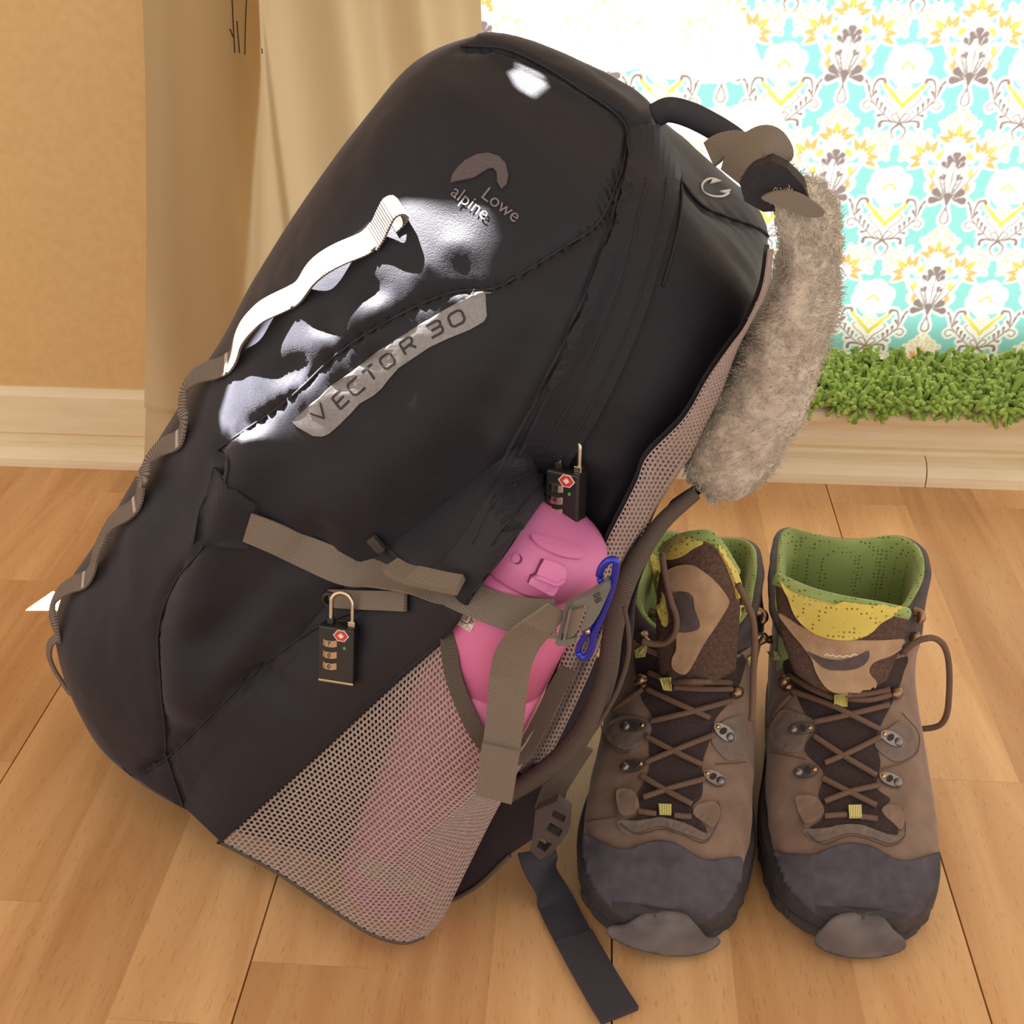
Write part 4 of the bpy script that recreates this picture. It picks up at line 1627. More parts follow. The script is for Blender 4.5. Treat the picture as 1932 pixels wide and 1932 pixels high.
P = on_w(spline([(838, 1706), (900, 1672), (962, 1614)], 16), -.013)
tube('fin_binding', P, .0015, MT['bind'], fin, 6)
# ladder buckle
Bc = on_w((1030, 1570), -.03)[0]
lb = plate('ladder_buckle', [(1010, 1530), (1050, 1512), (1075, 1530), (1072, 1570), (1040, 1612), (1018, 1622), (1000, 1605), (1006, 1570)], -.032, .006, MT['darkplastic'], pack,
           holes=[[(1045, 1528), (1068, 1540), (1064, 1552), (1040, 1540)], [(1038, 1552), (1062, 1566), (1055, 1580), (1030, 1566)], [(1020, 1582), (1042, 1592), (1028, 1608), (1012, 1598)]], w1=-.036)
plate('webbing_in_buckle', [(1030, 1530), (1060, 1535), (1060, 1590), (1030, 1600)], -.026, .002, MT['bind'], lb)
q = spline([(1012, 1605), (1030, 1660), (1062, 1730), (1100, 1800), (1140, 1870), (1170, 1918)], 60)
P = on_z(q, .0022)
P[:20] = np.array([on_z(a, .0022 + .034 * (1 - t) ** 2 * (1 + 2 * t) * .8) for a, t in zip(q[:20], np.linspace(0, 1, 20))])
hw_ = ribbon('hanging_webbing', P, np.array([0, 0, 1.]), .0245, .0018, MT['blackweb'], pack)
i = 30
ribbon('webbing_hem', P[i:] + np.array([0, 0, .0016]), np.array([0, 0, 1.]), .0246, .0018, MT['blackweb'], hw_)

# ---- haul handle, load lifters, top of the harness
P = on_w(spline([(1235, 218), (1262, 207), (1300, 216), (1345, 238), (1385, 264), (1425, 300)], 40), .12)
g = Geo()
V, Fc, U = tube_geo(P, .0065, 12)
g.add(V, Fc, U).obj('haul_handle', MT['blackweb'], pack)
P = on_w(spline([(1382, 335), (1392, 305), (1415, 280), (1445, 268), (1462, 285), (1462, 312)], 40), .07)
rad = unit(P - on_w((1428, 330), .07)[0])
ribbon('load_lifter', P, unit(rad * .75 - PWD * .5 + np.array([0, 0, .2])), .022, .0022, MT['web'], pack)
P = on_w(spline([(1338, 292), (1360, 276), (1385, 270), (1405, 274)], 20), .10)
ribbon('load_lifter', P, unit(np.array([0, -.5, .8])), .016, .002, MT['web'], pack)
plate('strap_yoke', [(1395, 345), (1420, 315), (1455, 303), (1485, 318), (1515, 350), (1535, 395), (1440, 400), (1405, 380)], .05, .014, MT['piping'], pack)
plate('yoke_webbing', spline([(1436, 374), (1465, 362), (1500, 364), (1535, 382), (1557, 404), (1532, 411), (1490, 398), (1455, 384)], 30, closed=True), .040, .003, MT['web'], pack)

# ================================================================== fleece strap cover
fl_r = spline([(1462, 316), (1505, 330), (1545, 356), (1572, 395), (1585, 450), (1584, 520), (1570, 600), (1550, 680), (1526, 750), (1498, 812), (1460, 868), (1415, 914), (1362, 940)], 110)
fl_l = spline([(1448, 322), (1452, 350), (1450, 385), (1446, 430), (1436, 490), (1420, 560), (1392, 630), (1358, 705), (1320, 775), (1290, 830), (1282, 872), (1295, 905), (1340, 938)], 110)
fl_l = fl_l + np.stack([np.interp(np.arange(110), [0, 20, 50, 109], [8, 30, 22, 10]), np.zeros(110)], -1)
nf, mf = 110, 72
A = []
for i in range(nf):
    t = i / (nf - 1)
    a, b_ = on_w(fl_l[i], .058)[0], on_w(fl_r[i], .070)[0]
    c_ = (a + b_) / 2
    e = (b_ - a) / 2
    th = .026 * (np.sin(pi * np.clip(t, .02, .98)) ** .45)
    ang = np.linspace(0, 2 * pi, mf, endpoint=False)
    A.append(c_ + np.outer(np.sign(np.cos(ang)) * np.abs(np.cos(ang)) ** .8, e) + np.outer(np.sin(ang), PWD * th))
A = np.array(A)
An = grid_normals(A)
Av = A.reshape(-1, 3)
dsp = .0022 * vnoise(Av, 60, 3) + .0018 * vnoise(Av, 130, 4) + .0012 * vnoise(Av, 260, 5)
Av = Av + An.reshape(-1, 3) * dsp[:, None]
Ff = grid_faces(nf, mf, wrap_v=True)
Ff += [tuple(range(mf))[::-1], tuple((nf - 1) * mf + k for k in range(mf))]
MT['fleece'] = noise_mat('grey_fleece', s2l(186, 174, 162), s2l(216, 204, 188), 130, .95, .6, .003, sheen=.5)
MT['fibre'] = noise_mat('grey_fleece_fibre', s2l(206, 194, 180), s2l(232, 222, 206), 90, .95, 0, sheen=.5)
fl = thing('strap_cover', 'fluffy grey fleece cover wrapped around the backpack shoulder strap', 'strap cover', on_w((1362, 940), .06)[0])
mesh_obj('fleece_body', Av, Ff, MT['fleece'], fl)
nh = 20000
ii, jj = RNG.integers(1, nf - 1, nh), RNG.integers(0, mf, nh)
base = Av.reshape(nf, mf, 3)[ii, jj] + RNG.normal(0, .0009, (nh, 3))
nn_ = An[ii, jj]
flow = unit(vnoise(base, 45, 6)[:, None] * PL + vnoise(base, 45, 7)[:, None] * PD + vnoise(base, 45, 8)[:, None] * PWD)
pile_obj('fleece_pile', fl, MT['fibre'], nh, base, unit(nn_ * .5 + flow * 1.0), .0024, .0002, 5, curl=.35, sides=3, segs=2)

# ================================================================== drinking flask
A0, A1 = FA0, FA1
ax_ = unit(A0 - A1)
e1 = unit(np.cross(ax_, PWD))
e1 = e1 if e1 @ RGT > 0 else -e1
e2 = np.cross(ax_, e1)
blen = np.linalg.norm(A0 - A1)


def lathe(prof, sides=64):
    prof = np.asarray(prof, float)
    a = np.linspace(0, 2 * pi, sides, endpoint=False)
    V = np.array([A1 + ax_ * t + r * (np.cos(a)[:, None] * e1 + np.sin(a)[:, None] * e2) for t, r in prof]).reshape(-1, 3)
    Fc = grid_faces(len(prof), sides, wrap_v=True)
    Fc += [tuple(range(sides))[::-1], tuple((len(prof) - 1) * sides + k for k in range(sides))]
    return V, Fc


MT['pink'] = noise_mat('pink_gloss', s2l(222, 120, 174), s2l(226, 126, 178), 20, .32, .0, spec=.5)
MT['pinklid'] = noise_mat('pink_lid_plastic', s2l(212, 122, 174), s2l(216, 126, 178), 20, .45, .03, .0005)
MT['pinkdark'] = noise_mat('pink_painted_shade', s2l(120, 50, 84), s2l(124, 54, 88), 20, .7, 0)  # darker pink painted in as shade for the lid gap, latch outline and dimple
flask = thing('drinking_flask', 'pink flip-lid drinking flask standing in the mesh side pocket', 'bottle', A1)
V, Fc = lathe([(0, .026), (.001, .030), (.004, BR - .001), (.01, BR)] + [(t, BR) for t in np.linspace(.02, blen - .075, 12)] + [(blen - .0745, BR - .0008), (blen - .0735, BR - .0008), (blen - .073, BR), (blen - .03, BR), (blen - .001, BR - .0003)])
bd = mesh_obj('flask_body', V, Fc, MT['pink'], flask)
fl_surf = Surf(V, Fc)
V, Fc = lathe([(blen - .0008, BR - .002), (blen + .0006, BR - .002)])
mesh_obj('lid_gap', V, Fc, MT['pinkdark'], flask)
V, Fc = lathe([(blen + .0006, BR - .002), (blen + .001, BR + .0004), (blen + .002, BR + .0012), (blen + .010, BR + .0010)] + [(blen + .010 + .014 * sin(a), BR + .001 - .0175 * (1 - cos(a))) for a in np.linspace(.12, pi / 2, 14)] + [(blen + .0246, BR - .022), (blen + .0250, BR - .028), (blen + .0251, .002)])
lid = mesh_obj('flask_lid', V, Fc, MT['pinklid'], flask)
lid_surf = Surf(V, Fc)
lv = spline([(1000, 1012), (1040, 1018), (1080, 1032), (1100, 1048), (1090, 1056), (1055, 1050), (1020, 1034)], 30, closed=True)
patch('lid_grip', lv, lid_surf, .0002, .0012, MT['pinklid'], lid, 6)
# latch and hinge button
q6b = lambda a: [(820 + x / 4.83, 960 + y / 4.83) for x, y in a]
both = Surf(np.vstack([V, np.array(bd.data.vertices[0].co) * 0 + np.zeros((1, 3))]), Fc)
lt = patch('latch', q6b([(985, 470), (1080, 500), (1160, 535), (1175, 570), (1165, 640), (1110, 690), (1075, 750), (1040, 745), (940, 690), (860, 650), (880, 610), (925, 590), (950, 530)]), lid_surf, .0008, .0035, MT['pinklid'], lid, 5, relax=6, smooth=False)
patch('latch_gap_shade', q6b([(970, 455), (1085, 488), (1178, 528), (1192, 570), (1180, 650), (1120, 705), (1085, 765), (1035, 758), (930, 705), (845, 662), (868, 600), (912, 580), (938, 520)]), lid_surf, .0004, .0004, MT['pinkdark'], lid, 6)
P, Nn = lid_surf.hit(q6b(spline([(925, 600), (1010, 632), (1085, 665), (1150, 640)], 16)))
tube('latch_ridge', P + Nn * .0042, .0012, MT['pinklid'], lid, 8)
patch('latch_lip', q6b([(870, 655), (905, 640), (1000, 685), (1075, 725), (1068, 752), (960, 705)]), fl_surf, .0012, .005, MT['pinklid'], lid, 6)
th_ = np.linspace(0, 2 * pi, 20, endpoint=False)
patch('hinge_dimple_shade', [(820 + (757 + 42 * cos(a)) / 4.83, 960 + (460 + 46 * sin(a)) / 4.83) for a in th_], lid_surf, .0001, .0003, MT['pinkdark'], lid, 5)
patch('hinge_button', [(820 + (745 + 36 * cos(a)) / 4.83, 960 + (452 + 40 * sin(a)) / 4.83) for a in th_], lid_surf, .0002, .0009, MT['pinklid'], lid, 5)
st = patch('caution_sticker', q6b([(205, 880), (235, 888), (372, 975), (380, 1000), (345, 1100), (325, 1118), (165, 1030), (150, 1010)]), fl_surf, .0002, .0003, MT['white'], flask, 5)
MT['brown_ink'] = noise_mat('brown_ink', s2l(96, 62, 56), s2l(104, 70, 64), 200, .7, 0)
g = Geo()
g.add(*text_on(fl_surf, 'に注意', q6b([(212, 965)])[0], 31, 10.5, .0009, 1.15))
g.add(*text_on(fl_surf, 'ください', q6b([(205, 1030)])[0], 31, 8.5, .0009, 1.0))
gs = strokes_geo([q6b([(225, 905), (340, 975), (345, 995), (320, 1045), (300, 1045), (205, 990)])], fl_surf, .0008, .0003, 1.2, n_per=3)
g.add(np.vstack(gs.V), gs.F)
g.obj('sticker_print', MT['brown_ink'], st, smooth=False)
s2_ = patch('foil_sticker', [(684, 1614), (738, 1628), (790, 1655), (828, 1672), (822, 1700), (780, 1690), (730, 1672), (678, 1646)], fl_surf, .0002, .0003, noise_mat('silver_foil', s2l(196, 190, 172), s2l(226, 222, 206), 300, .3, .2, .0004, metal=.4), flask, 6)

# ================================================================== padlocks
def padlock(label, c, n, up, hw, hh, ht, digits, shackle_open=1.):
    n = unit(n)
    up = unit(up - (up @ n) * n)
    rt_ = np.cross(up, n)
    L = thing('padlock', label, 'padlock', c - up * hh, 'combination locks on the backpack zips')
    bd = box('lock_body', c, rt_, up, n, hw, hh, ht, MT['blackpaint'], L, .0012)
    box('base_plate', c - up * (hh + .0004), rt_, up, n, hw * .99, .0007, ht * .98, MT['steel'], L, .0003)
    box('base_key', c - up * (hh + .0014), rt_, up, n, hw * .5, .0004, ht * .4, MT['steel'], L, .0002)
    r = hw * .60
    a = np.linspace(0, pi, 20)
    xo = hw * .12
    arc = np.array([c + up * (hh + .0125 + r * 1.05 * sin(t)) + rt_ * (xo + r * cos(t)) for t in a])
    P = np.vstack([c + up * (hh - .002) + rt_ * (xo + r), c + up * (hh + .006) + rt_ * (xo + r), arc, c + up * (hh + .006) + rt_ * (xo - r), c + up * (hh - .002) + rt_ * (xo - r)])
    tube('shackle', lerp_line(P, 60), .0013, MT['steel'], L, 10)
    box('shackle_collar', c + up * (hh + .0016) + rt_ * (xo + r), rt_, up, n, .0021, .0017, .0021, MT['steel'], L, .0004)
    box('shackle_collar', c + up * (hh + .0016) + rt_ * (xo - r), rt_, up, n, .0019, .0017, .0019, MT['blackpaint'], L, .0004)
    for k, dg_ in enumerate(digits):
        yc = hh * (.42 - .42 * k)
        dc = c + up * yc - rt_ * hw * .34 + n * (ht - .0042)
        sd_ = 20
        aa = np.linspace(0, 2 * pi, sd_, endpoint=False)
        rr = np.where(np.arange(sd_) % 2 == 0, .0061, .0057)
        V = np.vstack([dc + up * z + rr[:, None] * (np.cos(aa)[:, None] * rt_ + np.sin(aa)[:, None] * n) for z in (-.0019, .0019)])
        Fc = [(i, (i + 1) % sd_, sd_ + (i + 1) % sd_, sd_ + i) for i in range(sd_)] + [tuple(range(sd_))[::-1], tuple(range(sd_, 2 * sd_))]
        dl_ = mesh_obj('dial', V, Fc, MT['steel'], L, smooth=False)
        g = Geo()
        V2, F2 = text_px(dg_, (0, 0), 0, 1)
        if len(V2):
            w_ = np.ptp(V2[:, 0])
            V2 = (V2 - (V2.min(0) + V2.max(0)) / 2) * .0036
            th = V2[:, 0] / .0061
            W3 = dc + (.00625 * np.sin(th))[:, None] * rt_ + (.00625 * np.cos(th))[:, None] * n - V2[:, 1:] * up
            g.add(W3, [f[::-1] if np.cross(W3[f[1]] - W3[f[0]], W3[f[2]] - W3[f[0]]) @ n < 0 else f for f in F2])
            g.obj('numeral', MT['ink'], dl_, smooth=False)
    face = c + n * (ht + .0001)

    def flat(name, pts, z, mat, parent):
        V = [face + rt_ * x + up * y + n * z for x, y in pts] + [face + rt_ * x + up * y for x, y in pts]
        k = len(pts)
        return mesh_obj(name, V, [tuple(range(k))] + [(i, k + i, k + (i + 1) % k, (i + 1) % k) for i in range(k)], mat, parent, smooth=False)
    ex, ey = hw * .28, hh * .74
    d6 = lambda s: [(ex - .0047 * s, ey), (ex - .002 * s, ey - .0033 * s), (ex + .002 * s, ey - .0033 * s), (ex + .0047 * s, ey), (ex + .002 * s, ey + .0033 * s), (ex - .002 * s, ey + .0033 * s)]
    e_ = flat('red_emblem', d6(1), .0002, MT['white'], L)
    flat('emblem_field', d6(.86), .00035, MT['red'], e_)
    flat('emblem_diamond', [(ex - .0018, ey), (ex, ey - .0016), (ex + .0018, ey), (ex, ey + .0016)], .0005, MT['white'], e_)
    flat('indicator_dot', [(hw * .48 + .0008 * cos(a), hh * .30 + .0009 * sin(a)) for a in th_], .0003, MT['green'], L)
    return L


P, Nn = pk_surf.hit([(640, 1230)])
c = P[0] + unit(Nn[0]) * .012
up_ = np.array([0, 0, 1.])
c = CAM + ray((640, 1229)) * ((c - CAM) @ FWD) / F
c1 = c
padlock('black combination padlock clipped to the grey webbing tab, red emblem', c, unit(np.array([-.16, -.95, .22])), np.array([.02, .1, 1.]), .0104, .0162, .0052, ('7', '0', '0'))
P, Nn = body_surf.hit([(1066, 925)])
c = CAM + ray((1068, 938)) * ((P[0] + Nn[0] * .024 - CAM) @ FWD) / F
padlock('black combination padlock hanging by the storm flap above the pink lid', c, unit(np.array([-.40, -.88, .12])), np.array([.0, .1, 1.]), .0092, .0152, .0056, ('3', '9', '2'))

# ================================================================== blue carabiner
MT['blue'] = noise_mat('blue_anodised', s2l(34, 48, 190), s2l(40, 56, 205), 30, .2, 0, metal=.55, spec=.6, coat=.5)
cb = q6b([(1500, 610), (1525, 530), (1580, 475), (1640, 462), (1655, 505), (1640, 610), (1590, 800), (1520, 980), (1455, 1130), (1432, 1260), (1385, 1345), (1335, 1345), (1308, 1295), (1325, 1230), (1375, 1150), (1440, 1000), (1500, 820), (1520, 690)])
P = on_w(spline(cb, 90, closed=True), -.052)
crb = thing('carabiner', 'small glossy blue carabiner clipped behind the grey side buckle', 'carabiner', P[P[:, 2].argmin()])
k = 58
tube('carabiner_body', P[:k], .0019, MT['blue'], crb, 12)
tube('gate', P[k - 1:], .0016, MT['blue'], crb, 12)
P = on_w(np.array(q6b([(1385, 1100), (1400, 1130)])), -.0575)
tube('gate_pin', lerp_line(P, 4), .0013, MT['steel'], crb, 8)

# ================================================================== walking boots
MT['leather'] = noise_mat('brown_nubuck', s2l(122, 99, 87), s2l(144, 119, 104), 60, .85, .35, .0006, sheen=.2)
MT['suede'] = noise_mat('grey_brown_suede', s2l(112, 98, 92), s2l(126, 112, 104), 160, .9, .3, .0005)
MT['tan_suede'] = noise_mat('tan_suede', s2l(168, 138, 110), s2l(188, 158, 128), 90, .9, .3, .0005)
MT['rubber'] = noise_mat('dark_rubber_rand', s2l(70, 66, 76), s2l(86, 81, 90), 120, .75, .25, .0005)
MT['sole'] = noise_mat('black_outsole_rubber', s2l(58, 55, 58), s2l(70, 67, 70), 80, .7, .2, .0006)
MT['bumper'] = noise_mat('worn_grey_rubber', s2l(94, 88, 90), s2l(118, 111, 110), 45, .8, .3, .0005)
MT['tmesh'] = noise_mat('dark_tongue_textile', s2l(52, 42, 44), s2l(68, 54, 54), 700, .9, .5, .0006)
MT['bmesh'] = noise_mat('brown_tongue_mesh', s2l(74, 56, 52), s2l(104, 80, 70), 520, .9, .6, .0008)
MT['collar'] = noise_mat('dark_collar_leather', s2l(66, 60, 64), s2l(82, 75, 78), 120, .6, .2, .0005)


def perforated(name, c1, c2):
    m = noise_mat(name, c1, c2, 40, .85, .15, .0005, sheen=.3)
    N, Lk = m.node_tree.nodes, m.node_tree.links
    b = N['Principled BSDF']
    old = b.inputs['Base Color'].links[0].from_socket
    tc = nd(N, 'ShaderNodeTexCoord')
    vo = nd(N, 'ShaderNodeTexVoronoi', Scale=310.)
    vo.inputs['Randomness'].default_value = .25
    Lk.new(tc.outputs['Object'], vo.inputs['Vector'])
    r = nd(N, 'ShaderNodeValToRGB')
    r.color_ramp.elements[0].position, r.color_ramp.elements[1].position = .20, .28
    r.color_ramp.elements[0].color = (.35, .32, .22, 1)
    r.color_ramp.elements[1].color = (1, 1, 1, 1)
    Lk.new(vo.outputs['Distance'], r.inputs[0])
    mx = nd(N, 'ShaderNodeMix', data_type='RGBA', blend_type='MULTIPLY')
    mx.inputs[0].default_value = 1
    Lk.new(old, mx.inputs[6])
    Lk.new(r.outputs[0], mx.inputs[7])
    Lk.new(mx.outputs[2], b.inputs['Base Color'])
    return m


MT['lining'] = perforated('green_lining', s2l(142, 164, 92), s2l(158, 178, 108))
MT['ylining'] = perforated('yellow_lining', s2l(214, 194, 92), s2l(224, 206, 108))
MT['insole'] = noise_mat('dark_insole', s2l(44, 44, 36), s2l(54, 54, 44), 80, .95, .1)
MT['lace'] = weave_mat('brown_lace', s2l(128, 102, 88), s2l(100, 78, 68), 800., 0, bump=.35)
MT['gunmetal'] = noise_mat('gunmetal', s2l(128, 122, 122), s2l(146, 140, 138), 60, .35, .05, .0003, metal=.8)
MT['brass'] = noise_mat('worn_brass', s2l(206, 160, 96), s2l(216, 172, 108), 60, .3, 0, metal=1.)
MT['hookm'] = noise_mat('bronze_hook', s2l(150, 122, 100), s2l(164, 136, 112), 60, .3, 0, metal=.9)
MT['ytab'] = weave_mat('yellow_tab', s2l(226, 220, 150), s2l(200, 190, 110), 900., 0)
MT['stitch'] = noise_mat('brown_stitching', s2l(84, 66, 58), s2l(96, 76, 66), 400, .9, 0)
MT['blacktag'] = noise_mat('dark_tag', s2l(84, 72, 74), s2l(96, 84, 84), 200, .8, 0)


def boot(label, toe_px, ang, collar_px, tongue_rows, tongue_y, flip, Q, parts):
    toe = on_z(toe_px)
    fy = np.array([sin(radians(ang)), cos(radians(ang)), 0])      # towards the heel
    fx = np.array([cos(radians(ang)), -sin(radians(ang)), 0])
    Lc = lambda x, y, z: toe + np.multiply.outer(x, fx) + np.multiply.outer(y, fy) + np.multiply.outer(z, np.array([0, 0, 1.]))
    bt = thing('walking_boot', label, 'boot', toe + fy * .13)
    Mb = 128
    a = np.linspace(0, 2 * pi, Mb, endpoint=False)
    st = [  # T(y,z)  B(y,z)  half width  x offset
        ((.007, .034), (.006, .022), .014, 0), ((.011, .045), (.008, .018), .027, 0), ((.022, .054), (.016, .018), .040, 0), ((.040, .0605), (.034, .018), .0485, 0),
        ((.062, .065), (.062, .018), .0525, 0), ((.084, .073), (.090, .018), .0535, 0), ((.102, .085), (.125, .018), .0525, .0), ((.116, .098), (.165, .018), .0515, .0),
        ((.127, .109), (.215, .018), .0500, .0), ((.133, .117), (.250, .030), .0490, .0), ((.136, .121), (.258, .062), .0490, 0), ((.138, .124), (.254, .098), .0505, 0)]
    rings = []
    for (ty, tz), (by, bz), hw, xo in st:
        mid = np.array([(ty + by) / 2, (tz + bz) / 2])
        e = np.array([(ty - by) / 2, (tz - bz) / 2])
        p = 2.5
        c, s = np.cos(a), np.sin(a)
        pp = np.where(c < 0, 3.2, 2.2)
        r = (np.abs(c) ** pp + np.abs(s) ** pp) ** (-1 / pp)
        yz = mid + np.multiply.outer(r * c, e)
        xw = hw * r * s * (1 - .10 * np.clip(c, 0, 1) ** 2)
        x = xo + xw + flip * .006 * max(0, 1 - ty / .05) * 0
        rings.append(Lc(x, yz[:, 0], yz[:, 1]))
    cz_ = np.asarray(collar_px, float)
    c3 = np.array([on_z(q[:2], q[2]) for q in cz_])
    cr = spline(c3, Mb, closed=True)
    # same start and sense as the sections
    cc_ = cr.mean(0)
    th = np.arctan2((cr - cc_) @ fx, -((cr - cc_) @ fy))
    o_ = np.argsort(th % (2 * pi))
    ths = (th % (2 * pi))[o_]
    cr = np.stack([np.interp(a, np.concatenate([ths - 2 * pi, ths, ths + 2 * pi]), np.tile(cr[o_, k], 3)) for k in range(3)], -1)
    last = rings[-1]
    rings = np.array(rings)
    # refine along the boot
    key = np.concatenate([rings, [(last * .35 + cr * .65) - np.array([0, 0, .006]), cr]])
    nR_ = 120
    tt = np.linspace(0, len(key) - 1, len(key))
    fine = []
    K = np.vstack([2 * key[:1] - key[1:2], key, 2 * key[-1:] - key[-2:-1]])
    for u in np.linspace(0, len(key) - 1 - 1e-6, nR_):
        i = int(u)
        t = u - i
        p0, p1, p2, p3 = K[i], K[i + 1], K[i + 2], K[i + 3]
        fine.append(.5 * (2 * p1 + (p2 - p0) * t + (2 * p0 - 5 * p1 + 4 * p2 - p3) * t * t + (3 * p1 - p0 - 3 * p2 + p3) * t ** 3))
    fine = np.array(fine)
    fn = grid_normals(fine)
    fv = fine.reshape(-1, 3)
    fv = fv + fn.reshape(-1, 3) * (.0012 * vnoise(fv, 45, 9) + .0005 * vnoise(fv, 140, 10))[:, None] * .8
    ff = grid_faces(nR_, Mb, wrap_v=True)
    kc = int(nR_ * .87)
    up_f = [f for f in ff if f[0] // Mb < kc]
    co_f = [f for f in ff if f[0] // Mb >= kc]
    up_f.append(tuple(range(Mb))[::-1])
    upper = mesh_obj('upper', fv[:(kc + 1) * Mb], up_f, MT['leather'], bt)
    nC_ = nR_ - kc
    cen = cr.mean(0)
    inw = cen - cr
    inw[:, 2] = 0
    inw = unit(inw)
    rimr = [cr + inw * d + np.array([0, 0, dz]) for d, dz in ((.0012, .0018), (.0035, .0032), (.0055, .0036))]
    cf = grid_faces(nC_ + 3, Mb, wrap_v=True)
    mesh_obj('collar', np.vstack([fv[kc * Mb:]] + rimr), cf, MT['collar'], bt)
    # lining
    lr = [rimr[-1]]
    for d, dz in ((.0065, .0044), (.0085, .0040), (.0105, .0015), (.0125, -.006), (.0135, -.018), (.013, -.035), (.014, -.055), (.016, -.085), (.018, -.112)):
        lr.append(cr + inw * d + np.array([0, 0, dz]))
    lr = np.array(lr)
    lf_ = grid_faces(len(lr), Mb, wrap_v=True)
    mesh_obj('lining', lr.reshape(-1, 3), [f[::-1] for f in lf_], MT['lining'], bt)
    mesh_obj('insole', lr[-1], [tuple(range(Mb))], MT['insole'], bt)
    # outsole
    oy = np.array([-.004, -.001, .006, .016, .03, .05, .075, .10, .13, .165, .20, .235, .258, .268, .271])
    ow = np.array([.001, .016, .030, .041, .0495, .0560, .0585, .0575, .0530, .0490, .0480, .0460, .036, .020, .001])
    oy2 = np.concatenate([np.linspace(-.004, .03, 16), np.linspace(.035, .235, 30), np.linspace(.24, .271, 14)])
    ow2 = np.interp(oy2, oy, ow)
    for _ in range(2):
        ow2[1:-1] = (ow2[:-2] + 2 * ow2[1:-1] + ow2[2:]) / 4
    lx = np.concatenate([ow2, -ow2[::-1]])
    ly = np.concatenate([oy2, oy2[::-1]])
    n2 = len(lx)
    spring = lambda y: .004 * np.clip((.05 - y) / .05, 0, 1) ** 1.6
    layers = []
    for z, ins in ((0, .003), (.003, .0015), (.010, .0015), (.011, .003), (.013, .003), (.014, .0005), (.024, 0), (.030, .0015), (.033, .006)):
        k = np.clip(1 - ins / np.maximum(np.abs(lx), .012), .3, 1)
        yy = ly + np.where(ly < .02, ins * .8, 0) - np.where(ly > .255, ins * .8, 0)
        lug = .0012 * np.sign(np.sin(ly * 2 * pi / .018)) if z in (0, .003, .010) else 0
        layers.append(Lc(lx * k - np.sign(lx) * np.maximum(lug, 0), yy, z + spring(ly) * (1 - z / .06)))
    layers = np.array(layers)
    of = grid_faces(len(layers), n2, wrap_v=True)
    of += [tuple(range(n2))[::-1], tuple((len(layers) - 1) * n2 + k for k in range(n2))]
    mesh_obj('outsole', layers.reshape(-1, 3), of, MT['sole'], bt, smooth=False)
    off_ = len(fv)
    SV = np.vstack([fv, layers.reshape(-1, 3)])
    SF = list(ff) + [tuple(i + off_ for i in f) for f in of]
    # tongue
    TR = []
    for row, ty in zip(tongue_rows, tongue_y):
        q = spline(row, 25)
        bow = np.linspace(-1, 1, 25)
        P = np.array([on_plane(q[i:i + 1], toe + fy * (ty + .012 * bow[i] ** 2), fy)[0] for i in range(25)])
        TR.append(P)
    TR = np.array(TR)
    TG = np.stack([spline(TR[:, i], 30) for i in range(25)], 1)
    tn = grid_normals(TG) * 0 - fy
    back = TG + fy * .007
    nT = 30
    V = np.vstack([TG.reshape(-1, 3), back.reshape(-1, 3)])
    f1 = grid_faces(nT, 25)
    Fc = [f[::-1] for f in f1] + [tuple(i + nT * 25 for i in f) for f in f1]
    rim_ = [i for i in range(25)] + [25 * k + 24 for k in range(1, nT)] + [25 * (nT - 1) + i for i in range(23, -1, -1)] + [25 * k for k in range(nT - 2, 0, -1)]
    for i in range(len(rim_)):
        p_, q_ = rim_[i], rim_[(i + 1) % len(rim_)]
        Fc.append((p_, q_, q_ + nT * 25, p_ + nT * 25))
    tg = mesh_obj('tongue', V, Fc, MT['bmesh'], bt)
    crest = TG[-1]
    tube('tongue_rim', crest + fy * .0035, .0042, MT['lining'], tg, 10)
    k = len(SV)
    SV2 = np.vstack([SV, V, lr.reshape(-1, 3)])
    SF2 = SF + [tuple(i + k for i in f) for f in Fc] + [tuple(i + k + len(V) for i in f) for f in lf_]
    body, allS, tonS = Surf(SV, SF), Surf(SV2, SF2), Surf(V, Fc)
    sl_ = np.array([Lc(lx * k2, ly - dy * (ly < .1), z + spring(ly) * (1 - z / .06)) for z, k2, dy in ((0, .93, -.004), (.012, 1.0, .001), (.024, 1.0, .001), (.034, .96, -.001))])
    slf = grid_faces(4, n2, wrap_v=True)
    smo = Surf(np.vstack([fv, sl_.reshape(-1, 3)]), list(ff) + [tuple(range(Mb))] + [tuple(i + len(fv) for i in f) for f in slf])
    surf = {'b': body, 'a': allS, 't': tonS, 'u': Surf(fv, list(ff) + [tuple(range(Mb))]), 's': smo}
    made = {}
    for nm, s_, off, th, mt, poly, par in parts['patches']:
        big = nm in ('toe_cap', 'toe_bumper')
        o = patch(nm, Q(poly), surf['s' if nm == 'toe_bumper' else 'u' if nm == 'toe_cap' else s_], off, th, MT[mt], {'': bt, 'tongue': tg}.get(par, made.get(par, bt)), 6., bend=7, relax=14 if big else 2, clip=nm != 'toe_bumper', smooth=big)
        made.setdefault(nm, o)
    for nm, s_, wpx, mt, line, par in parts['lines']:
        strokes_geo([Q(spline(line, len(line) * 6))], surf[s_], parts.get('loff', .0016), .0005, wpx, n_per=5).obj(nm, MT[mt], made.get(par, tg if par == 'tongue' else bt), smooth=False)
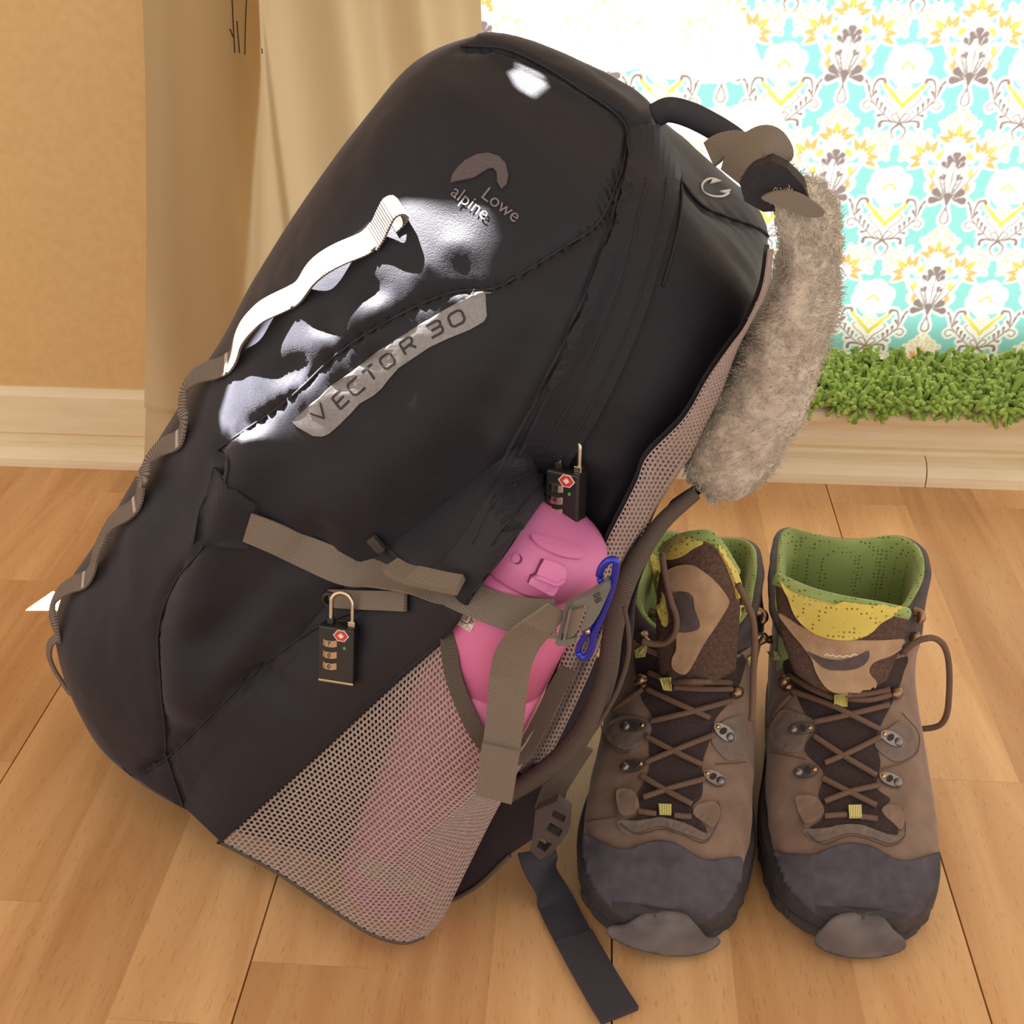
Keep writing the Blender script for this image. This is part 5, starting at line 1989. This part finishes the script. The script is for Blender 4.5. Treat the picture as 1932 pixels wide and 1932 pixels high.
    # fittings
    for (x, y, ang_) in parts['rings']:
        ca, sa = cos(radians(ang_)), sin(radians(ang_))
        ell = lambda rx, ry, cx=0, cy=0: Q([(x + (cx + rx * cos(t)) * ca - (cy + ry * sin(t)) * sa, y + (cx + rx * cos(t)) * sa + (cy + ry * sin(t)) * ca) for t in np.linspace(0, 2 * pi, 22, endpoint=False)])
        ey = patch('lace_ring', ell(50, 25), body, .0016, .0016, MT['gunmetal'], bt, 5.)
        patch('ring_slot', ell(13, 15, 8), body, .0033, .0002, MT['tmesh'], ey, 5.)
        P, Nn = body.hit(ell(1, 1, -30)[:1] + ell(1, 1, 33)[:1])
        for p_, n_, r_, m_ in zip(P, Nn, (.0032, .0017), ('gunmetal', 'brass')):
            e1_ = unit(np.cross(n_, [.3, .5, .8]))
            e2_ = np.cross(n_, e1_)
            V, Fc = [], []
            for kk, (rr, hh) in enumerate(((1, .0), (.9, .35), (.6, .6), (.2, .72))):
                V += [p_ + n_ * (.0030 + r_ * hh) + r_ * rr * (cos(t) * e1_ + sin(t) * e2_) for t in np.linspace(0, 2 * pi, 12, endpoint=False)]
            Fc = grid_faces(4, 12, wrap_v=True) + [tuple(36 + i for i in range(12))]
            mesh_obj('rivet', V, Fc, MT[m_], ey)
    for (x, y, dx, dy, sz) in parts['hooks']:
        P, Nn = allS.hit(Q([(x, y)]))
        p_, n_ = P[0], Nn[0]
        d_ = unit(on_plane(np.array(Q([(x + dx, y + dy)])), p_, unit(CAM - p_))[0] - p_)
        pts = [p_ - n_ * .001, p_ + n_ * .003, p_ + n_ * .0055 + d_ * .003, p_ + n_ * .0055 + d_ * .0075]
        rr = np.array([.0042, .0030, .0034, .0022]) * sz
        t5 = spline(np.array(pts), 16)
        tube('lace_hook', t5, np.interp(np.linspace(0, 1, 16), np.linspace(0, 1, 4), rr), MT['hookm'], bt, 10)
    for pts, lift in parts['laces']:
        q = np.array(Q(spline(pts, 26)))
        P, Nn = allS.hit(q)
        # straight between fittings: depth from a smooth fit along the run
        dep = (P - CAM) @ FWD
        u = np.linspace(-1, 1, 26)
        co = np.polyfit(u, dep, 2)
        fit = np.polyval(co, u)
        fit = np.minimum(fit, dep + .001) - lift
        for _ in range(4):
            fit[1:-1] = (fit[:-2] + 2 * fit[1:-1] + fit[2:]) / 4
        tube('lace', CAM + ray(q) * (fit / F)[:, None], .0020, MT['lace'], bt, 8)
    for pts, ys in parts['free_laces']:
        q = np.array(Q(spline(pts, 60)))
        yv = np.interp(np.linspace(0, 1, 60), np.linspace(0, 1, len(ys)), ys)
        P = np.array([on_plane(q[i:i + 1], toe + fy * yv[i], fy)[0] for i in range(60)])
        P[:, 2] = np.maximum(P[:, 2], .0022)
        tube('lace', P, .0021, MT['lace'], bt, 8)
    for poly, s_, off in parts['tabs']:
        patch('yellow_tab', Q(poly), surf[s_], off, .0018, MT['ytab'], bt, 5.)
    return bt, allS


QR = lambda pts: [(1400 + p[0] / 2.1467, 950 + p[1] / 2.1467) for p in pts]
QL = lambda pts: [(1050 + p[0] / 2.1475, 950 + p[1] / 2.1475) for p in pts]
dimple = lambda pts: pts
RP = dict(
    patches=[
        ('throat', 'b', .0002, .0004, 'tmesh', [(170, 640), (215, 760), (255, 850), (300, 905), (255, 1000), (330, 1090), (310, 1180), (335, 1230), (325, 1280), (270, 1318), (330, 1318), (420, 1300), (490, 1305), (570, 1335), (615, 1348), (630, 1320), (580, 1265), (565, 1235), (600, 1200), (545, 1150), (560, 1050), (540, 960), (570, 880), (610, 800), (650, 690), (640, 600), (300, 560)], ''),
        ('toe_cap', 'b', .0006, .0016, 'rubber', [(102, 1398), (150, 1410), (210, 1420), (285, 1425), (340, 1405), (390, 1385), (440, 1378), (500, 1385), (550, 1405), (600, 1435), (660, 1450), (720, 1436), (780, 1415), (820, 1432), (812, 1520), (790, 1600), (765, 1660), (700, 1722), (640, 1750), (560, 1765), (460, 1770), (360, 1760), (260, 1725), (190, 1685), (140, 1640), (112, 1560)], ''),
        ('toe_bumper', 'b', .0036, .0022, 'bumper', [(310, 1725), (335, 1700), (365, 1668), (405, 1648), (460, 1642), (520, 1648), (568, 1664), (602, 1708), (645, 1745), (632, 1775), (560, 1800), (460, 1806), (370, 1788), (310, 1755)], ''),
        ('eyestay', 'b', .0004, .0012, 'suede', [(170, 838), (230, 850), (292, 882), (262, 960), (245, 1003), (185, 1008), (125, 965), (125, 900)], ''),
        ('eyestay', 'b', .0004, .0012, 'suede', [(540, 990), (548, 950), (600, 905), (640, 882), (685, 920), (695, 1000), (660, 1035), (610, 1045)], ''),
        ('lace_lobe', 'b', .0004, .0016, 'leather', [(222, 1195), (260, 1188), (300, 1195), (330, 1235), (325, 1275), (265, 1300), (235, 1260)], ''),
        ('lace_lobe', 'b', .0004, .0016, 'leather', [(562, 1245), (590, 1225), (640, 1235), (655, 1285), (640, 1330), (615, 1305), (580, 1275)], ''),
        ('vamp_edge', 'b', .0003, .0012, 'suede', [(250, 1325), (330, 1322), (420, 1305), (490, 1310), (570, 1338), (615, 1352), (645, 1330), (655, 1350), (600, 1380), (500, 1350), (420, 1340), (330, 1372), (280, 1360)], ''),
        ('tongue_patch', 't', .0005, .0012, 'tan_suede', [(152, 442), (200, 515), (245, 570), (282, 625), (300, 680), (332, 735), (370, 763), (440, 774), (520, 756), (541, 722), (512, 680), (532, 640), (600, 612), (655, 572), (658, 548), (560, 552), (430, 547), (320, 528), (240, 492)], 'tongue'),
        ('tongue_lip', 't', .0010, .0035, 'ylining', [(152, 318), (200, 350), (300, 385), (400, 408), (500, 422), (600, 432), (645, 440), (590, 455), (550, 475), (515, 512), (465, 536), (390, 541), (310, 521), (250, 480), (215, 430), (190, 360)], 'tongue'),
        ('brand_tag', 't', .0018, .0005, 'blacktag', [(265, 592), (330, 620), (400, 628), (470, 610), (510, 590), (505, 635), (460, 665), (390, 672), (330, 660)], 'tongue'),
    ],
    lines=[('tag_emblem', 't', 2.2, 'white', [(330, 645), (370, 660), (420, 660), (460, 645)], 'tongue'), ('tag_emblem', 't', 2.2, 'white', [(335, 612), (345, 603), (355, 614), (368, 607), (380, 618), (395, 610), (408, 619), (422, 610), (436, 616), (450, 606), (465, 610)], 'tongue'),
           ('stitching', 'b', 1.6, 'stitch', [(225, 1195), (235, 1260), (260, 1330), (330, 1385), (420, 1352), (500, 1362), (590, 1392), (650, 1360), (655, 1290), (645, 1235)], ''),
           ('stitching', 'b', 1.6, 'stitch', [(122, 1010), (180, 1022), (260, 1040)], ''), ('stitching', 'b', 1.6, 'stitch', [(560, 1080), (650, 1050), (700, 1010), (705, 930), (640, 850)], ''),
           ('scuff_mark', 'b', 5, 'bumper', [(428, 1668), (448, 1720), (462, 1790)], '')],
    rings=[(245, 915, -8), (262, 1090, -10), (600, 955, 212), (598, 1125, 205)],
    hooks=[(185, 738, 40, -20, 1.25), (618, 768, -30, 14, 1.25), (126, 445, 40, 12, .9), (122, 545, 40, 8, .9), (705, 440, -15, 30, .9), (692, 540, -20, 20, .9)],
    laces=[([(335, 1205), (445, 1165), (555, 1140)], .003), ([(325, 1110), (430, 1165), (545, 1222)], .003), ([(335, 1050), (440, 1005), (560, 945)], .003), ([(290, 940), (410, 1020), (545, 1100)], .003),
           ([(290, 885), (430, 855), (595, 815)], .004), ([(200, 758), (370, 820), (560, 915)], .004), ([(190, 695), (280, 750), (370, 790)], .003), ([(430, 775), (520, 770), (600, 752)], .003), ([(430, 792), (520, 795), (600, 775)], .003),
           ([(335, 1266), (380, 1262), (425, 1260)], .002), ([(480, 1268), (515, 1272), (548, 1277)], .002), ([(105, 900), (150, 830), (200, 775)], .002)],
    free_laces=[([(655, 605), (690, 570), (730, 550), (775, 545), (812, 568), (832, 615), (840, 690), (838, 780), (830, 850), (808, 892), (770, 908), (700, 915)], [.125, .125, .13, .135, .14, .145, .15])],
    tabs=[([(372, 770), (424, 770), (424, 826), (374, 826)], 'a', .003), ([(428, 1235), (478, 1235), (480, 1284), (432, 1284)], 'b', .0025), ([(122, 600), (148, 598), (165, 628), (142, 636)], 'a', .002)],
)
Rcol = [(1590, 1218, .123), (1680, 1203, .127), (1724, 1162, .135), (1752, 1112, .142), (1757, 1075, .147), (1746, 1040, .15), (1722, 1021, .152), (1690, 1013, .152), (1650, 1017, .150), (1600, 1019, .149), (1550, 1013, .150), (1505, 1003, .152), (1480, 998, .153), (1462, 1008, .152), (1453, 1035, .15), (1449, 1080, .146), (1448, 1130, .14), (1456, 1172, .134), (1500, 1207, .127)]
Rt = [[(1500, 1272), (1545, 1300), (1590, 1312), (1635, 1303), (1672, 1285)], [(1478, 1212), (1535, 1243), (1592, 1255), (1650, 1240), (1706, 1208)], [(1466, 1150), (1525, 1185), (1590, 1200), (1655, 1198), (1714, 1190)], [(1463, 1097), (1525, 1124), (1590, 1141), (1655, 1152), (1712, 1164)]]
bootR, bR = boot('brown walking boot with folded yellow tongue lip and a loose lace loop', (1612, 1800), 3.6, Rcol, Rt, [.108, .116, .120, .123], 1, QR, RP)

LP = dict(
    patches=[
        ('throat', 'b', .0002, .0004, 'tmesh', [(330, 600), (330, 720), (350, 800), (390, 870), (375, 960), (375, 1080), (330, 1180), (340, 1230), (330, 1262), (275, 1290), (340, 1285), (420, 1272), (500, 1290), (560, 1315), (600, 1340), (605, 1315), (565, 1270), (550, 1230), (590, 1180), (590, 1060), (620, 960), (640, 880), (700, 800), (750, 700), (740, 600), (500, 560)], ''),
        ('toe_cap', 'b', .0006, .0016, 'rubber', [(52, 1332), (110, 1336), (170, 1365), (230, 1395), (280, 1405), (330, 1390), (390, 1372), (440, 1372), (490, 1385), (540, 1415), (600, 1445), (680, 1440), (742, 1440), (735, 1540), (712, 1620), (685, 1690), (640, 1735), (580, 1760), (480, 1765), (380, 1750), (290, 1720), (230, 1695), (160, 1660), (100, 1600), (70, 1520)], ''),
        ('toe_bumper', 'b', .0036, .0022, 'bumper', [(222, 1700), (290, 1688), (350, 1652), (400, 1638), (460, 1638), (520, 1652), (562, 1695), (600, 1738), (645, 1740), (615, 1772), (540, 1796), (430, 1796), (320, 1770), (240, 1732)], ''),
        ('eyestay', 'b', .0004, .0012, 'suede', [(255, 870), (300, 862), (370, 880), (385, 930), (330, 990), (270, 1000), (215, 960), (205, 905)], ''),
        ('eyestay', 'b', .0004, .0012, 'suede', [(625, 960), (660, 890), (740, 865), (758, 940), (762, 1010), (720, 1038), (680, 1036)], ''),
        ('lace_lobe', 'b', .0004, .0016, 'leather', [(248, 1170), (290, 1160), (325, 1185), (335, 1230), (315, 1262), (265, 1270), (248, 1220)], ''),
        ('lace_lobe', 'b', .0004, .0016, 'leather', [(550, 1262), (575, 1225), (640, 1215), (660, 1260), (630, 1320), (600, 1300)], ''),
        ('vamp_edge', 'b', .0003, .0012, 'suede', [(250, 1292), (340, 1290), (420, 1278), (500, 1296), (560, 1320), (602, 1345), (625, 1330), (600, 1370), (500, 1335), (420, 1312), (340, 1335), (280, 1345)], ''),
        ('tongue_patch', 't', .0005, .0012, 'tan_suede', [(455, 275), (490, 252), (540, 246), (582, 265), (640, 312), (688, 378), (690, 410), (645, 490), (600, 562), (560, 640), (525, 690), (480, 672), (472, 632), (490, 580), (482, 500), (472, 400), (468, 330)], 'tongue'),
        ('tongue_lip', 't', .0010, .0030, 'ylining', [(432, 188), (455, 150), (500, 140), (560, 146), (600, 152), (560, 178), (525, 205), (490, 222), (455, 222)], 'tongue'),
        ('tongue_edge', 't', .0008, .0022, 'ylining', [(640, 158), (672, 180), (705, 250), (735, 335), (745, 395), (730, 400), (712, 330), (680, 250), (650, 190)], 'tongue'),
        ('brand_tag', 't', .0018, .0004, 'blacktag', [(482, 358), (550, 360), (562, 420), (580, 500), (490, 512), (482, 430)], 'tongue'),
        ('collar_edge', 'a', .0006, .0018, 'ylining', [(368, 212), (395, 215), (425, 310), (448, 410), (455, 480), (440, 492), (415, 420), (392, 320)], ''),
        ('collar_edge', 'a', .0006, .0018, 'ylining', [(742, 430), (765, 420), (785, 470), (778, 540), (750, 530), (735, 480)], ''),
    ],
    lines=[('tag_emblem', 't', 2.2, 'white', [(495, 490), (525, 480), (532, 462), (510, 448), (495, 452)], 'tongue'), ('tag_emblem', 't', 2.0, 'white', [(495, 402), (500, 390), (508, 402), (516, 390), (524, 402)], 'tongue'),
           ('stitching', 'b', 1.6, 'stitch', [(240, 1160), (240, 1220), (262, 1300), (330, 1345), (420, 1325), (500, 1345), (590, 1380), (630, 1340), (660, 1260), (650, 1210)], ''),
           ('stitching', 'b', 1.6, 'stitch', [(190, 900), (205, 970), (260, 1015), (300, 1010)], ''), ('stitching', 'b', 1.6, 'stitch', [(640, 1060), (700, 1055), (760, 1050)], ''),
           ('stitching', 'b', 1.6, 'stitch', [(125, 1292), (160, 1287), (200, 1282), (245, 1275)], '')],
    rings=[(318, 905, -6), (312, 1068, -14), (672, 930, 222), (635, 1118, 212)],
    hooks=[(345, 728, 40, -8, 1.25), (722, 765, -30, 10, 1.25), (378, 440, 20, 10, .9), (355, 532, 20, 10, .9), (818, 440, -10, 20, .9), (822, 540, -15, 15, .9)],
    laces=[([(350, 1190), (470, 1150), (600, 1115)], .003), ([(340, 1100), (440, 1160), (550, 1218)], .003), ([(360, 1048), (500, 990), (640, 935)], .003), ([(360, 942), (470, 1000), (590, 1058)], .003),
           ([(380, 882), (540, 845), (705, 800)], .004), ([(365, 752), (490, 810), (620, 868)], .004), ([(375, 685), (420, 705), (460, 728)], .003), ([(470, 722), (590, 722), (705, 726)], .003), ([(475, 745), (590, 752), (710, 752)], .003),
           ([(335, 1246), (370, 1252), (405, 1256)], .002), ([(478, 1263), (510, 1266), (545, 1269)], .002), ([(225, 840), (280, 800), (350, 750)], .002)],
    free_laces=[([(428, 205), (440, 290), (462, 390), (485, 460), (480, 520), (445, 562), (400, 570), (345, 560)], [.118, .118, .114, .112, .112]), ([(735, 325), (770, 400), (795, 470), (803, 560), (798, 680), (795, 800), (790, 880)], [.12, .115, .112, .11, .10])],
    tabs=[([(438, 700), (474, 698), (470, 762), (440, 760)], 'a', .003), ([(415, 1232), (465, 1234), (464, 1272), (418, 1270)], 'b', .0025), ([(333, 585), (366, 582), (366, 620), (338, 625)], 'a', .002), ([(765, 622), (782, 612), (784, 645), (770, 652)], 'a', .002)],
)
Lcol = [(1312, 1228, .122), (1385, 1208, .127), (1425, 1167, .135), (1437, 1122, .142), (1442, 1080, .147), (1437, 1043, .15), (1421, 1025, .151), (1395, 1017, .150), (1350, 1016, .148), (1300, 1010, .148), (1255, 1003, .150), (1225, 1005, .151), (1200, 1025, .15), (1186, 1060, .147), (1182, 1110, .142), (1190, 1160, .135), (1235, 1205, .127)]
Lt = [[(1245, 1275), (1280, 1290), (1312, 1296), (1345, 1288), (1388, 1265)], [(1238, 1200), (1275, 1214), (1312, 1216), (1352, 1206), (1394, 1188)], [(1240, 1115), (1275, 1108), (1312, 1106), (1352, 1108), (1394, 1130)], [(1252, 1045), (1278, 1026), (1310, 1018), (1345, 1024), (1385, 1085)]]
bootL, bL = boot('brown walking boot beside the backpack with upright brown mesh tongue', (1229, 1798), 7.8, Lcol, Lt, [.108, .116, .122, .128], -1, QL, LP)
for o in (bootR, bootL):
    o['group'] = 'pair of walking boots'

# ================================================================== unseen wall above, its holes cut to shape the sun patches
def to_wall(P, y):
    P = np.asarray(P, float)
    return P + SUN * ((y - P[:, 1]) / SUN[1])[:, None]


YWU = 1.155
patches = [[(742, 392), (770, 383), (850, 400), (905, 404), (935, 412), (900, 480), (850, 540), (812, 585), (770, 625), (745, 640), (740, 668), (700, 660), (668, 680), (660, 712), (640, 722), (600, 735), (560, 765), (540, 795), (505, 818), (445, 835), (410, 800), (440, 700), (540, 560), (640, 475), (690, 440)],
           [(962, 140), (985, 128), (1020, 140), (1032, 160), (1005, 182), (975, 165)],
           ]
holes = []
for pz in patches:
    P, _ = pk_surf.hit(lerp_line(list(pz) + [pz[0]], 60)[:-1])
    holes.append(to_wall(P, YWU)[:, [0, 2]])
P = on_z(np.array([(50, 1151), (100, 1116), (125, 1130), (125, 1151)], float))
holes.append(to_wall(P, YWU)[:, [0, 2]])
outer = np.array([(-4.0, .62), (1.5, .62), (1.5, 2.7), (-4.0, 2.7)])
print('sun gaps', [(h.min(0).round(2), h.max(0).round(2)) for h in holes])
pts, ed, k = [outer], [], 0
for h in [outer] + holes:
    ed += [(k + i, k + (i + 1) % len(h)) for i in range(len(h))]
    k += len(h)
pts = np.vstack([outer] + holes)
r = delaunay_2d_cdt([Vector(p) for p in pts], ed, [], 0, 1e-6)
v2 = np.array([tuple(v) for v in r[0]])
fc = [tuple(f) for f in r[2]]
c_ = np.array([v2[list(f)].mean(0) for f in fc])
keep = np.ones(len(fc), bool)
for h in holes:
    keep &= ~inside(c_, h)
fc = [f for f, q in zip(fc, keep) if q]
mesh_obj('wall_back_sun_holes', [(x, YWU, z) for x, z in v2], fc, MT['wall'], smooth=False, kind='structure')
# unseen slab added outside to shade the right of the fabric
zb = 2.3
q = on_y((1448, 150), YC)
xe = float(q[0] + SUN[0] * (zb - q[2]) / SUN[2])
shade_slab = box('added_shade_slab', (xe + 2.0, 2.95, zb + .02), (1, 0, 0), (0, 1, 0), (0, 0, 1), 2.0, 1.55, .02, MT['white_frame'], bev=0, kind='structure')
yb = YC + SUN[1] * (zb + .04 - .27) / SUN[2]
box('added_low_shade_slab', (xe - 2.0, yb + 1.3, zb + .02), (1, 0, 0), (0, 1, 0), (0, 0, 1), 2.0, 1.3, .02, MT['white_frame'], shade_slab, bev=0)  # second added slab, keeps sun off the lower part of the fabric
zm = float(on_y((1400, 165), YC)[2]) + SUN[2] * (YG - YC) / SUN[1]
box('glazing_bar', (.53, YG, zm), (1, 0, 0), (0, 1, 0), (0, 0, 1),   .83, .002, .006, MT['white_frame'], win, bev=0)
box('added_sun_stop', (0, 1.235, .615), (1, 0, 0), (0, 1, 0), (0, 0, 1), 1.6, .085, .012, MT['wall'], bev=0, kind='structure')  # unseen piece added to stop sun leaking between wall and fabric top
box('ceiling', (-1.25, -.7, 2.72), (1, 0, 0), (0, 1, 0), (0, 0, 1), 2.75, 1.86, .02, noise_mat('white_ceiling_paint', (.75, .72, .66), (.78, .75, .69), 20, .8, 0), bev=0, kind='structure')
